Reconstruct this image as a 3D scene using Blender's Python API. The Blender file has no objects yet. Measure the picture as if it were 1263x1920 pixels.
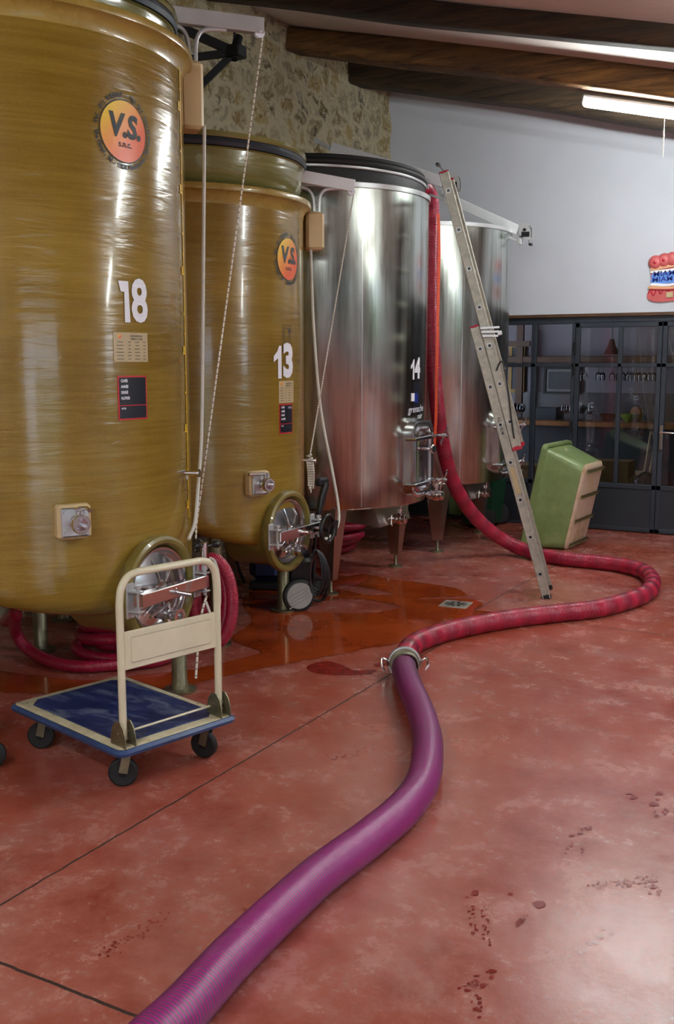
import bpy, math, random
from mathutils import Vector, Matrix
random.seed(7)
sc = bpy.context.scene
COL = sc.collection
PI = math.pi

# ------------------------------------------------------------------ camera
FPX, CH, CX, CY = 1927.0, 1.7, 631.5, 960.0
PITCH = math.atan(280 / FPX); YAW = math.radians(29.2)
Fv = Vector((-math.sin(YAW) * math.cos(PITCH), math.cos(YAW) * math.cos(PITCH), -math.sin(PITCH)))
Rv = Vector((math.cos(YAW), math.sin(YAW), 0)); Uv = Rv.cross(Fv)
Cv = Vector((0, 0, CH))
cd = bpy.data.cameras.new('camera'); cam = bpy.data.objects.new('camera', cd); COL.objects.link(cam)
cd.sensor_fit = 'VERTICAL'; cd.sensor_height = 36; cd.lens = FPX / 1920 * 36; cd.clip_start = .05
cam.matrix_world = Matrix(((Rv.x, Uv.x, -Fv.x, 0), (Rv.y, Uv.y, -Fv.y, 0), (Rv.z, Uv.z, -Fv.z, CH), (0, 0, 0, 1)))
sc.camera = cam


def ray(x, y): return Fv + Rv * ((x - CX) / FPX) - Uv * ((y - CY) / FPX)
def fl(x, y, z=0.0):
    d = ray(x, y); return Cv + d * ((z - CH) / d.z)
def pY(x, y, Y):
    d = ray(x, y); return Cv + d * (Y / d.y)
def pX(x, y, X):
    d = ray(x, y); return Cv + d * (X / d.x)
def pW(x, y, w): return Cv + ray(x, y) * w


# ------------------------------------------------------------------ materials
def srgb(r, g, b):
    f = lambda c: ((c / 255) / 12.92) if c / 255 <= .04045 else ((c / 255 + .055) / 1.055) ** 2.4
    return (f(r), f(g), f(b), 1)


class NT:
    def __init__(s, name):
        s.m = bpy.data.materials.new(name); s.m.use_nodes = True
        s.t = s.m.node_tree; s.b = s.t.nodes['Principled BSDF']; s.L = s.t.links
    def n(s, typ, **kw):
        o = s.t.nodes.new(typ)
        for k, v in kw.items():
            if k.startswith('i_'):
                key = k[2:]; key = int(key) if key.isdigit() else key.replace('_', ' ')
                o.inputs[key].default_value = v
            else: setattr(o, k, v)
        return o
    def l(s, a, b): s.L.new(a, b)
    def coord(s, scale=(1, 1, 1), kind='Object', rot=(0, 0, 0)):
        if kind == 'World':
            g = s.n('ShaderNodeNewGeometry'); src = g.outputs['Position']
        else:
            g = s.n('ShaderNodeTexCoord'); src = g.outputs[kind]
        m = s.n('ShaderNodeMapping'); m.inputs['Scale'].default_value = scale; m.inputs['Rotation'].default_value = rot
        s.l(src, m.inputs[0]); return m.outputs[0]
    def noise(s, co, scale=5, det=4, rough=.55, dist=0):
        o = s.n('ShaderNodeTexNoise'); o.inputs['Scale'].default_value = scale; o.inputs['Detail'].default_value = det
        o.inputs['Roughness'].default_value = rough; o.inputs['Distortion'].default_value = dist
        s.l(co, o.inputs['Vector']); return o.outputs['Fac']
    def ramp(s, fac, stops):
        o = s.n('ShaderNodeValToRGB'); e = o.color_ramp.elements
        while len(e) < len(stops): e.new(.5)
        for i, (p, c) in enumerate(stops):
            e[i].position = p; e[i].color = c if len(c) == 4 else (*c, 1)
        s.l(fac, o.inputs[0]); return o.outputs[0]
    def math(s, op, a, b=None, c=None):
        o = s.n('ShaderNodeMath'); o.operation = op
        for i, v in enumerate((a, b, c)):
            if v is None: continue
            if isinstance(v, (int, float)): o.inputs[i].default_value = v
            else: s.l(v, o.inputs[i])
        return o.outputs[0]
    def mix(s, fac, a, b, mode='MIX'):
        o = s.n('ShaderNodeMix'); o.data_type = 'RGBA'; o.blend_type = mode
        for i, v in ((0, fac), (6, a), (7, b)):
            if isinstance(v, (int, float)): o.inputs[i].default_value = v
            elif isinstance(v, tuple): o.inputs[i].default_value = v
            else: s.l(v, o.inputs[i])
        return o.outputs[2]
    def set(s, **kw):
        for k, v in kw.items():
            k = k.replace('_', ' ')
            if isinstance(v, (int, float, tuple)): s.b.inputs[k].default_value = v
            else: s.l(v, s.b.inputs[k])
        return s
    def bump(s, h, strength=.3, dist=.01):
        o = s.n('ShaderNodeBump'); o.inputs['Strength'].default_value = strength; o.inputs['Distance'].default_value = dist
        s.l(h, o.inputs['Height']); s.l(o.outputs[0], s.b.inputs['Normal']); return s


def g3(v): return (v, v, v, 1)
def simple(name, rgb, rough=.5, metal=0., spot=.0, scale=30, bump=0, coat=0.):
    t = NT(name); c = srgb(*rgb)
    if spot:
        n = t.noise(t.coord(), scale, 5, .6)
        d = tuple(x * (1 - spot) for x in c[:3]) + (1,)
        t.set(Base_Color=t.ramp(n, [(.35, d), (.65, c)]))
        t.set(Roughness=t.math('ADD', t.math('MULTIPLY', n, .25), rough - .12))
        if bump: t.bump(n, bump, .003)
    else: t.set(Base_Color=c, Roughness=rough)
    t.set(Metallic=metal, Coat_Weight=coat)
    return t.m


M = {}
def grp(name, light, dark):
    t = NT(name)
    co = t.coord((1.2, 1.2, 40)); streak = t.noise(co, 1.6, 5, .6)
    big = t.noise(t.coord((1, 1, 2.4)), 1.1, 3)
    weave = t.noise(t.coord((90, 90, 160)), 1.5, 2)
    f = t.math('ADD', t.math('MULTIPLY', streak, .32), t.math('ADD', t.math('MULTIPLY', big, .5), t.math('MULTIPLY', weave, .2)))
    t.set(Base_Color=t.ramp(f, [(.36, srgb(*dark)), (.66, srgb(*light))]))
    rip = t.noise(t.coord((1.6, 1.6, 11)), 1.5, 3, .5, .6)
    fine = t.noise(t.coord((2, 2, 90)), 1.5, 2, .5)
    h = t.math('ADD', rip, t.math('MULTIPLY', fine, .10))
    t.set(Roughness=.2, Coat_Weight=.35, Coat_Roughness=.08, IOR=1.52)
    t.bump(h, .34, .012)
    return t.m
M['grp'] = grp('fibreglass', (156, 128, 54), (120, 92, 24))
M['grp_lid'] = grp('fibreglass_lid', (140, 134, 80), (100, 94, 44))
M['grp_edge'] = simple('fibreglass_lip', (168, 140, 66), .28, 0, .18, 6, 0, .4)
M['grp_ring'] = simple('fibreglass_ring', (132, 118, 58), .32, 0, .22, 5, 0, .3)
M['pad'] = simple('cream_resin', (216, 192, 146), .4, 0, .12, 4)

def steel(name, base, rough, aniso, streaks=True):
    t = NT(name)
    v = t.noise(t.coord((7, 7, .35)), 2.2, 6, .65)
    w = t.noise(t.coord((1.5, 1.5, .6)), 1.6, 4, .6, .6)
    f = t.math('ADD', t.math('MULTIPLY', v, .6), t.math('MULTIPLY', w, .4))
    b = srgb(*base); d = tuple(x * k for x, k in zip(b[:3], (.5, .47, .44))) + (1,)
    t.set(Base_Color=t.ramp(f, [(.40, d), (.56, b)]), Metallic=1.)
    t.set(Roughness=t.math('ADD', t.math('MULTIPLY', f, .22), rough - .11))
    t.set(Anisotropic=aniso)
    tan = t.n('ShaderNodeTangent'); tan.direction_type = 'RADIAL'; tan.axis = 'Z'
    t.l(tan.outputs[0], t.b.inputs['Tangent'])
    t.set(Anisotropic_Rotation=.0)
    fine = t.noise(t.coord((60, 60, 1.0)), 2, 3)
    t.bump(fine, .06, .002)
    return t.m
M['steel'] = steel('brushed_steel', (190, 196, 190), .22, .6)
M['steel_leg'] = simple('satin_steel', (196, 182, 172), .34, 1., .15, 4)
M['chrome'] = simple('polished_steel', (225, 225, 228), .15, 1., .05, 3)
M['alu'] = simple('aluminium', (206, 208, 210), .36, .5, .1, 8)
M['alu_lit'] = simple('lit_aluminium', (236, 238, 242), .42, .15, .06, 8)  # whiter copy of the aluminium, lamplight on the arms put into its colour
M['door_steel'] = simple('pressed_steel', (214, 214, 216), .22, 1., .05, 3)
M['alu_old'] = simple('worn_aluminium', (188, 184, 172), .5, .55, .3, 26, .15)
M['galv'] = simple('galvanised_steel', (150, 145, 118), .42, .8, .35, 14, .2)
M['black'] = simple('black_plastic', (22, 22, 25), .35, 0, .2, 20)
M['rubber'] = simple('black_rubber', (28, 28, 30), .6, 0, .25, 30, .2)
M['gasket'] = simple('dark_gasket', (38, 46, 56), .45, 0, .1, 20)
M['cream'] = simple('cream_paint', (226, 218, 188), .33, 0, .08, 9, 0, .3)
M['blue_rim'] = simple('blue_bumper', (52, 78, 128), .4, 0, .35, 14)
M['white'] = simple('white_vinyl', (238, 240, 250), .4)
M['ink'] = simple('black_ink', (30, 34, 40), .5)
M['slate'] = simple('slate_vinyl', (26, 30, 40), .32)
M['red_vinyl'] = simple('red_vinyl', (196, 34, 48), .4)
M['yellow'] = simple('yellow_scale_paint', (226, 184, 24), .45)
M['plate'] = simple('printed_plate', (192, 172, 134), .4, 0, .1, 20)
M['redcap'] = simple('red_plastic', (180, 22, 50), .4)
M['tape'] = simple('orange_strap', (232, 78, 30), .5, 0, .2, 60)
M['pvc'] = simple('clear_pvc_tube', (206, 202, 192), .25)
M['grey'] = simple('grey_plastic', (168, 168, 164), .5, 0, .12, 20)
M['navy'] = simple('navy_plastic', (22, 34, 74), .45, 0, .25, 8)
M['dgreen'] = simple('dark_green_plastic', (18, 66, 42), .45, 0, .2, 10)
M['rust'] = simple('rusty_steel', (96, 72, 46), .6, .5, .45, 24, .4)
M['card'] = simple('cardboard', (166, 132, 84), .8, 0, .12, 10)
M['wood_top'] = simple('counter_wood', (150, 98, 48), .45, 0, .4, 7)
M['wood_dark'] = simple('dark_wood', (92, 58, 32), .55, 0, .4, 7)
M['gold'] = simple('gilt_frame', (128, 98, 42), .45, .4, .3, 30)
M['picture'] = simple('dark_picture', (52, 54, 62), .5, 0, .55, 9)
M['mount'] = simple('grey_mount', (138, 134, 134), .7)
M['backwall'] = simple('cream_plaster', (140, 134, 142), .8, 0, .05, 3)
M['iron'] = simple('dark_grey_ironwork', (42, 48, 58), .45, .0, .14, 14)
M['iron_panel'] = simple('dark_grey_panel', (36, 40, 48), .5, .0, .14, 5)
M['blackiron'] = simple('black_iron', (20, 20, 22), .55, .3, .2, 20)
M['bowl'] = simple('green_ceramic', (120, 140, 60), .3)
M['purple_cloth'] = simple('purple_plastic', (92, 28, 84), .4)
M['tile_grey'] = simple('tile_band', (96, 92, 96), .4, 0, .6, 60)  # mottled grey of the splashback tiles

# whitewashed ceiling / plaster walls
def plaster(name, c, bump=.25):
    t = NT(name); n = t.noise(t.coord(), 1.2, 4); m = t.noise(t.coord(), 24, 4)
    d = tuple(x * .93 for x in srgb(*c)[:3]) + (1,)
    t.set(Base_Color=t.ramp(n, [(.35, d), (.65, srgb(*c))]), Roughness=.85)
    t.bump(t.math('ADD', m, n), bump, .006); return t.m
M['plaster'] = plaster('white_plaster', (202, 204, 214))
M['ceiling'] = plaster('ceiling_plaster', (222, 210, 204), .5)

# stone wall
t = NT('rubble_stone')
co = t.coord((1, 1, 1))
warp = t.n('ShaderNodeTexNoise'); warp.inputs['Scale'].default_value = 5.; warp.inputs['Detail'].default_value = 4; t.l(co, warp.inputs['Vector'])
wm = t.n('ShaderNodeVectorMath', operation='MULTIPLY_ADD'); wm.inputs[1].default_value = (.34, .34, .34); t.l(warp.outputs['Color'], wm.inputs[0]); t.l(co, wm.inputs[2])
mp = t.n('ShaderNodeMapping'); mp.inputs['Scale'].default_value = (1, 1, 1.25); t.l(wm.outputs[0], mp.inputs[0])
ve = t.n('ShaderNodeTexVoronoi', feature='DISTANCE_TO_EDGE'); ve.inputs['Scale'].default_value = 4.0; t.l(mp.outputs[0], ve.inputs['Vector'])
vc = t.n('ShaderNodeTexVoronoi'); vc.inputs['Scale'].default_value = 4.0; t.l(mp.outputs[0], vc.inputs['Vector'])
sep = t.n('ShaderNodeSeparateColor'); t.l(vc.outputs['Color'], sep.inputs[0])
stone = t.ramp(sep.outputs[0], [(.0, srgb(112, 90, 60)), (.3, srgb(200, 172, 112)), (.55, srgb(164, 142, 104)), (.8, srgb(206, 192, 160)), (1, srgb(134, 122, 104))])
fine = t.noise(co, 16, 7, .68)
stone = t.mix(t.ramp(fine, [(.46, g3(0)), (.60, g3(.9))]), stone, srgb(226, 212, 176))
edge = t.math('ADD', ve.outputs['Distance'], t.math('MULTIPLY', t.math('SUBTRACT', fine, .5), .35))
mask = t.ramp(edge, [(.07, g3(1)), (.17, g3(0))])
col = t.mix(mask, stone, srgb(226, 212, 176))
pits = t.ramp(t.noise(co, 9, 8, .75, 1.2), [(.36, g3(.8)), (.43, g3(0))])
col = t.mix(pits, col, srgb(70, 52, 34))
t.set(Base_Color=col, Roughness=.92)
t.bump(t.math('ADD', t.math('MULTIPLY', edge, 2.), fine), .9, .05)
M['stone'] = t.m

# old oak beams
def beam(name, a, b, c):
    t = NT(name)
    n = t.noise(t.coord((.6, 9, 9)), 2.2, 8, .7, .5); k = t.noise(t.coord((.5, 1.4, 1.4)), 1.6, 4)
    cc = t.mix(t.ramp(k, [(.38, g3(0)), (.62, g3(1))]), t.ramp(n, [(.34, srgb(*a)), (.62, srgb(*b))]), t.ramp(n, [(.34, srgb(*a)), (.64, srgb(*c))]))
    t.set(Base_Color=cc, Roughness=.75); t.bump(n, .8, .03); return t.m
M['beam_a'] = beam('dark_oak_beam', (26, 22, 20), (62, 48, 36), (84, 58, 34))
M['beam_b'] = beam('brown_oak_beam', (54, 36, 22), (112, 78, 46), (150, 104, 50))
M['beam_c'] = beam('grey_oak_beam', (34, 28, 22), (92, 72, 50), (76, 58, 40))

# red polished concrete floor
t = NT('red_concrete')
co = t.coord((1, 1, 1), 'World')
n1 = t.noise(co, .9, 6, .62, .1); n2 = t.noise(co, 4.2, 9, .76, .15); n3 = t.noise(co, 26, 5, .7)
c1 = t.ramp(n1, [(.32, srgb(134, 52, 38)), (.5, srgb(168, 92, 80)), (.66, srgb(192, 134, 124))])
c2 = t.ramp(n2, [(.34, srgb(128, 42, 28)), (.5, srgb(168, 92, 78)), (.66, srgb(198, 144, 134))])
cc = t.mix(.55, c1, c2)
cc = t.mix(t.ramp(n3, [(.60, g3(0)), (.78, g3(.55))]), cc, srgb(196, 160, 148))
n4 = t.noise(co, 1.5, 8, .74, .3)
cc = t.mix(t.ramp(n4, [(.54, g3(0)), (.74, g3(.5))]), cc, srgb(182, 148, 140))
n5 = t.noise(co, .6, 3, .5)
cc = t.mix(t.ramp(n5, [(.46, g3(0)), (.62, g3(.6))]), cc, srgb(162, 70, 38))
gg = t.n('ShaderNodeNewGeometry'); sx = t.n('ShaderNodeSeparateXYZ'); t.l(gg.outputs['Position'], sx.inputs[0])
wob = t.math('MULTIPLY', t.math('SUBTRACT', t.noise(co, 14, 3), .5), .012)
def line(out, at, w): return t.math('LESS_THAN', t.math('ABSOLUTE', t.math('SUBTRACT', t.math('ADD', out, wob), at)), w)
yl = t.math('LESS_THAN', sx.outputs['Y'], 6.5)
xat = t.math('ADD', -2.56, t.math('MULTIPLY', yl, .145))
j1 = t.math('LESS_THAN', t.math('ABSOLUTE', t.math('SUBTRACT', t.math('ADD', sx.outputs['X'], wob), xat)), .0045)
j2 = line(sx.outputs['Y'], 1.91, .006); j3 = line(sx.outputs['Y'], 6.51, .005)
jm = t.math('MAXIMUM', j1, t.math('MAXIMUM', j2, j3))
cc = t.mix(jm, cc, srgb(58, 34, 26))
t.set(Base_Color=cc)
r = t.math('ADD', t.math('MULTIPLY', n2, .36), .07)
t.set(Roughness=t.math('MAXIMUM', r, t.math('MULTIPLY', jm, .8)), Specular_IOR_Level=.55)
t.bump(t.math('ADD', t.math('SUBTRACT', t.math('MULTIPLY', n3, .35), t.math('MULTIPLY', jm, 3)), t.math('MULTIPLY', n2, .5)), .3, .006)
M['floor'] = t.m

t = NT('standing_water')
n = t.noise(t.coord((1, 1, 1), 'World'), 2.5, 5)
t.set(Base_Color=t.ramp(n, [(.35, srgb(142, 52, 18)), (.65, srgb(172, 74, 30))]), Roughness=.045, Specular_IOR_Level=.6)
M['water'] = t.m
M['wet'] = simple('wet_red_concrete', (138, 34, 26), .2, 0, .2, 20)

# ribbed hoses (uv.x = metres along the hose)
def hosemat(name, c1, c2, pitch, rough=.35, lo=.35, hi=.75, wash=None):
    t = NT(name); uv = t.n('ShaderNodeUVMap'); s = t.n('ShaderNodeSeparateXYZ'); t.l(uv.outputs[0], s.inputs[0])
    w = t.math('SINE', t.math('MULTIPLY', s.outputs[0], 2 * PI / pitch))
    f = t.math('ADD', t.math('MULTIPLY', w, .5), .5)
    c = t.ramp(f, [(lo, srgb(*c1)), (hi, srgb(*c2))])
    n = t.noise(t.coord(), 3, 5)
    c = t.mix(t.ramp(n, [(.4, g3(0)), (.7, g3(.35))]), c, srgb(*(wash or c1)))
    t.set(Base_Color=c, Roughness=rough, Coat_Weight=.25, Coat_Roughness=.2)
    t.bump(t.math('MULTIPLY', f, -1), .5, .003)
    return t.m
M['hose_purple'] = hosemat('purple_ribbed_hose', (170, 6, 132), (100, 66, 92), .0125, .42)
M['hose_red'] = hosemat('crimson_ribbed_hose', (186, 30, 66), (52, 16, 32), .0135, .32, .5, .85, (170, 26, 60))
M['hose_coil'] = hosemat('crimson_spiral_hose', (172, 22, 60), (130, 14, 44), .008, .3, .3, .7)
M['rope'] = hosemat('flecked_rope', (226, 218, 204), (140, 104, 90), .03, .8, .82, .88)
M['rope_white'] = hosemat('white_rope', (226, 222, 212), (170, 162, 150), .016, .8, .4, .7)

t = NT('green_tub_plastic')
n = t.noise(t.coord(), 7, 7, .7); s_ = t.noise(t.coord((1, 1, 8)), 14, 4, .7, 1)
c = t.ramp(n, [(.3, srgb(108, 128, 74)), (.7, srgb(134, 154, 98))])
c = t.mix(t.ramp(s_, [(.64, g3(0)), (.74, g3(.6))]), c, srgb(120, 116, 70))
t.set(Base_Color=c, Roughness=.38, Coat_Weight=.2); M['tub'] = t.m
t = NT('scuffed_tub_base')
n = t.noise(t.coord(), 6, 7, .7)
t.set(Base_Color=t.ramp(n, [(.35, srgb(176, 140, 92)), (.5, srgb(206, 184, 164)), (.7, srgb(196, 160, 110))]), Roughness=.6); M['tub_base'] = t.m

t = NT('ribbed_blue_mat')
n = t.noise(t.coord((1, 2.5, 1), rot=(0, 0, .5)), 5, 7, .68, .6)
c = t.ramp(n, [(.36, srgb(22, 32, 80)), (.5, srgb(38, 50, 98)), (.64, srgb(100, 110, 136))])
ch = t.n('ShaderNodeTexChecker'); ch.inputs['Scale'].default_value = 180; t.l(t.coord((1, 1, 0), rot=(0, 0, .785)), ch.inputs['Vector'])
t.set(Base_Color=c, Roughness=.42); t.bump(ch.outputs['Fac'], .25, .001); M['mat_blue'] = t.m

t = NT('cream_deck_paint')
n = t.noise(t.coord(), 16, 6, .7)
t.set(Base_Color=t.ramp(n, [(.30, srgb(108, 76, 40)), (.38, srgb(196, 186, 152)), (.7, srgb(222, 214, 184))]), Roughness=.4); M['cream_worn'] = t.m

# logo gradient disc
t = NT('logo_gradient'); uv = t.n('ShaderNodeUVMap'); s = t.n('ShaderNodeSeparateXYZ'); t.l(uv.outputs[0], s.inputs[0])
f = t.math('ADD', t.math('MULTIPLY', s.outputs[0], .55), t.math('MULTIPLY', t.math('SUBTRACT', 1, s.outputs[1]), .6))
t.set(Base_Color=t.ramp(f, [(.12, srgb(242, 214, 34)), (.42, srgb(240, 160, 44)), (.75, srgb(232, 98, 48))]), Roughness=.35); M['logo'] = t.m

def glass(name, tint=(1, 1, 1), rough=0., ior=1.45):
    t = NT(name); out = t.t.nodes['Material Output']
    tr = t.n('ShaderNodeBsdfTransparent'); tr.inputs[0].default_value = (*tint, 1)
    gl = t.n('ShaderNodeBsdfGlossy'); gl.inputs['Roughness'].default_value = rough
    fr = t.n('ShaderNodeFresnel'); fr.inputs[0].default_value = ior
    mx = t.n('ShaderNodeMixShader'); t.l(fr.outputs[0], mx.inputs[0]); t.l(tr.outputs[0], mx.inputs[1]); t.l(gl.outputs[0], mx.inputs[2])
    t.l(mx.outputs[0], out.inputs[0]); return t.m
M['pane'] = glass('window_glass', (.80, .82, .86), .0, 1.75)
M['clearglass'] = glass('drinking_glass', (.93, .94, .95), .02, 1.6)
M['wrap'] = glass('plastic_wrap', (.6, .62, .68), .12, 2.2)

def emit(name, c, s):
    t = NT(name); t.set(Base_Color=(0, 0, 0, 1), Emission_Color=(*c, 1), Emission_Strength=s); return t.m
M['lamp'] = emit('fluorescent_tube', (.93, 1.0, .97), 110)
M['bulb'] = emit('warm_bulb', (1, .8, .6), 12)

t = NT('hedge_leaves'); n = t.noise(t.coord(), 5, 6)
t.set(Base_Color=t.ramp(n, [(.4, srgb(40, 70, 24)), (.6, srgb(120, 160, 70))]), Roughness=.7); M['hedge'] = t.m
M['gravel'] = simple('pale_gravel', (190, 184, 170), .9, 0, .2, 30)


# ------------------------------------------------------------------ mesh helpers
class MB:
    def __init__(s): s.v = []; s.f = []; s.uv = []; s.mi = []; s.cur = 0
    def add(s, vs, fs, uvs=None):
        o = len(s.v); s.v += [Vector(v) for v in vs]
        for i, f in enumerate(fs):
            s.f.append([o + k for k in f]); s.mi.append(s.cur)
            s.uv.append(uvs[i] if uvs else None)
        return s
    def box(s, c, size, rot=None, bev=0.0):
        c = Vector(c); x, y, z = (q / 2 for q in size); R = rot or Matrix.Identity(3)
        if bev <= 0:
            vs = [c + R @ Vector((a * x, b * y, d * z)) for a in (-1, 1) for b in (-1, 1) for d in (-1, 1)]
            return s.add(vs, [(0, 1, 3, 2), (4, 6, 7, 5), (0, 4, 5, 1), (2, 3, 7, 6), (0, 2, 6, 4), (1, 5, 7, 3)])
        b_ = min(bev, x * .98, y * .98, z * .98)
        # rounded box: chamfered prism (8-gon in xy) with chamfered top and bottom
        def ring(ix, iy, zz):
            X, Y = x - ix, y - iy; q = b_
            pts = [(X, -Y + q), (X, Y - q), (X - q, Y), (-X + q, Y), (-X, Y - q), (-X, -Y + q), (-X + q, -Y), (X - q, -Y)]
            return [c + R @ Vector((p[0], p[1], zz)) for p in pts]
        rs = [ring(b_ * .9, b_ * .9, -z), ring(0, 0, -z + b_), ring(0, 0, z - b_), ring(b_ * .9, b_ * .9, z)]
        vs = sum(rs, []); fs = [tuple(range(7, -1, -1)), tuple(range(24, 32))]
        for k in range(3):
            for i in range(8):
                j = (i + 1) % 8; fs.append((k * 8 + i, k * 8 + j, (k + 1) * 8 + j, (k + 1) * 8 + i))
        return s.add(vs, fs)
    def bar(s, a, b, w, h, up=(0, 0, 1), bev=0):
        a, b = Vector(a), Vector(b); d = b - a; L = d.length; d.normalize()
        u = Vector(up); sd = d.cross(u)
        if sd.length < 1e-4: sd = d.cross(Vector((0, 1, 0)))
        sd.normalize(); u = sd.cross(d)
        R = Matrix((d, sd, u)).transposed()
        return s.box((a + b) / 2, (L, w, h), R, bev)
    def tube(s, pts, r, n=12, closed=False, caps=True, prof=None):
        pts = [Vector(p) for p in pts]; N = len(pts); T = []
        for i in range(N):
            if closed: d = pts[(i + 1) % N] - pts[i - 1]
            else: d = pts[min(i + 1, N - 1)] - pts[max(i - 1, 0)]
            T.append(d.normalized())
        up = Vector((0, 0, 1)) if abs(T[0].z) < .9 else Vector((1, 0, 0))
        nrm = (up - T[0] * up.dot(T[0])).normalized(); vs = []; L = 0; Ls = []
        for i in range(N):
            if i:
                nrm = (nrm - T[i] * nrm.dot(T[i])).normalized(); L += (pts[i] - pts[i - 1]).length
            Ls.append(L); b = T[i].cross(nrm)
            rr = r[i] if isinstance(r, (list, tuple)) else r
            if prof: rr *= prof(L)
            vs += [pts[i] + (nrm * math.cos(2 * PI * k / n) + b * math.sin(2 * PI * k / n)) * rr for k in range(n)]
        fs, uv = [], []
        for i in range(N if closed else N - 1):
            j = (i + 1) % N; l1 = Ls[j] if j else L + (pts[0] - pts[-1]).length
            for k in range(n):
                k2 = (k + 1) % n
                fs.append((i * n + k, i * n + k2, j * n + k2, j * n + k))
                uv.append(((Ls[i], k / n), (Ls[i], (k + 1) / n), (l1, (k + 1) / n), (l1, k / n)))
        if not closed and caps:
            fs.append(tuple(range(n - 1, -1, -1))); uv.append(tuple((0, 0) for _ in range(n)))
            fs.append(tuple((N - 1) * n + k for k in range(n))); uv.append(tuple((L, 0) for _ in range(n)))
        return s.add(vs, fs, uv)
    def cyl(s, a, b, r, n=16, r2=None):
        return s.tube([a, b], [r, r if r2 is None else r2], n)
    def lathe(s, prof, c=(0, 0, 0), axis=(0, 0, 1), n=48, arc=None):
        """prof: (radius, height along axis) pairs"""
        c = Vector(c); a = Vector(axis).normalized()
        e = Vector((1, 0, 0)) if abs(a.x) < .9 else Vector((0, 1, 0))
        u = (e - a * e.dot(a)).normalized(); v = a.cross(u); vs = []
        for (r, h) in prof:
            r = max(r, 1e-5)
            vs += [c + a * h + (u * math.cos(2 * PI * k / n) + v * math.sin(2 * PI * k / n)) * r for k in range(n)]
        fs = []
        for i in range(len(prof) - 1):
            for k in range(n):
                k2 = (k + 1) % n; fs.append((i * n + k, i * n + k2, (i + 1) * n + k2, (i + 1) * n + k))
        return s.add(vs, fs)
    def prism(s, poly, o, u, v, w, th):
        """poly in (u,v) plane at o, extruded by th along w"""
        o, u, v, w = Vector(o), Vector(u), Vector(v), Vector(w); n = len(poly)
        vs = [o + u * a + v * b for a, b in poly] + [o + u * a + v * b + w * th for a, b in poly]
        fs = [tuple(range(n - 1, -1, -1)), tuple(range(n, 2 * n))] + [(i, (i + 1) % n, n + (i + 1) % n, n + i) for i in range(n)]
        return s.add(vs, fs)


def origin_of(p):
    o = Vector((0, 0, 0))
    while p is not None: o += p.location; p = p.parent
    return o


def obj(name, mb, mat, parent=None, smooth=True, angle=38):
    """link the collected geometry (world coordinates) as one mesh"""
    if parent is None:
        lo = [min(v[i] for v in mb.v) for i in range(3)]; hi = [max(v[i] for v in mb.v) for i in range(3)]
        org = Vector(((lo[0] + hi[0]) / 2, (lo[1] + hi[1]) / 2, lo[2])); loc = org
    else: org = origin_of(parent); loc = Vector((0, 0, 0))
    me = bpy.data.meshes.new(name)
    me.from_pydata([v - org for v in mb.v], [], mb.f)
    mats = mat if isinstance(mat, list) else [mat]
    for m in mats: me.materials.append(M[m] if isinstance(m, str) else m)
    if len(mats) > 1: me.polygons.foreach_set('material_index', mb.mi)
    if any(u for u in mb.uv):
        uvl = me.uv_layers.new(name='UVMap'); k = 0
        for p, u in zip(me.polygons, mb.uv):
            for j in range(p.loop_total):
                uvl.data[p.loop_start + j].uv = u[j] if u else (0, 0)
    me.validate(); me.update()
    import bmesh
    bm = bmesh.new(); bm.from_mesh(me); bmesh.ops.recalc_face_normals(bm, faces=bm.faces)
    if smooth:
        for f in bm.faces: f.smooth = True
        for e in bm.edges:
            if len(e.link_faces) == 2 and e.calc_face_angle(0) > math.radians(angle): e.smooth = False
    bm.to_mesh(me); bm.free()
    o = bpy.data.objects.new(name, me); COL.objects.link(o); o.location = loc
    if parent is not None: o.parent = parent
    return o


def tag(o, label, cat, group=None):
    o['label'] = label; o['category'] = cat
    if group: o['group'] = group
    return o
def thing(name, loc, label, cat, group=None):
    o = bpy.data.objects.new(name, None); o.empty_display_size = .05; COL.objects.link(o); o.location = loc
    return tag(o, label, cat, group)
def struct(name, mb, mat, parent=None, **k):
    o = obj(name, mb, mat, parent, **k)
    if parent is None: o['kind'] = 'structure'
    return o
def lab(o, s): o['label'] = s; return o


def spline(pts, n=12, closed=False):
    """Catmull-Rom through pts"""
    P = [Vector(p) for p in pts]; out = []; N = len(P)
    for i in range(N if closed else N - 1):
        if closed: a, b, c, d = P[i - 1], P[i], P[(i + 1) % N], P[(i + 2) % N]
        else: a, b, c, d = P[max(i - 1, 0)], P[i], P[i + 1], P[min(i + 2, N - 1)]
        for k in range(n):
            t_ = k / n
            out.append(.5 * ((2 * b) + (c - a) * t_ + (2 * a - 5 * b + 4 * c - d) * t_ ** 2 + (3 * b - a - 3 * c + d) * t_ ** 3))
    if not closed: out.append(P[-1])
    return out
def resample(pts, step):
    out = [pts[0].copy()]; acc = 0
    for a, b in zip(pts, pts[1:]):
        L = (b - a).length
        while acc + L >= step:
            q = (step - acc) / L; a = a.lerp(b, q); out.append(a.copy()); L = (b - a).length; acc = 0
        acc += L
    return out


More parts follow.
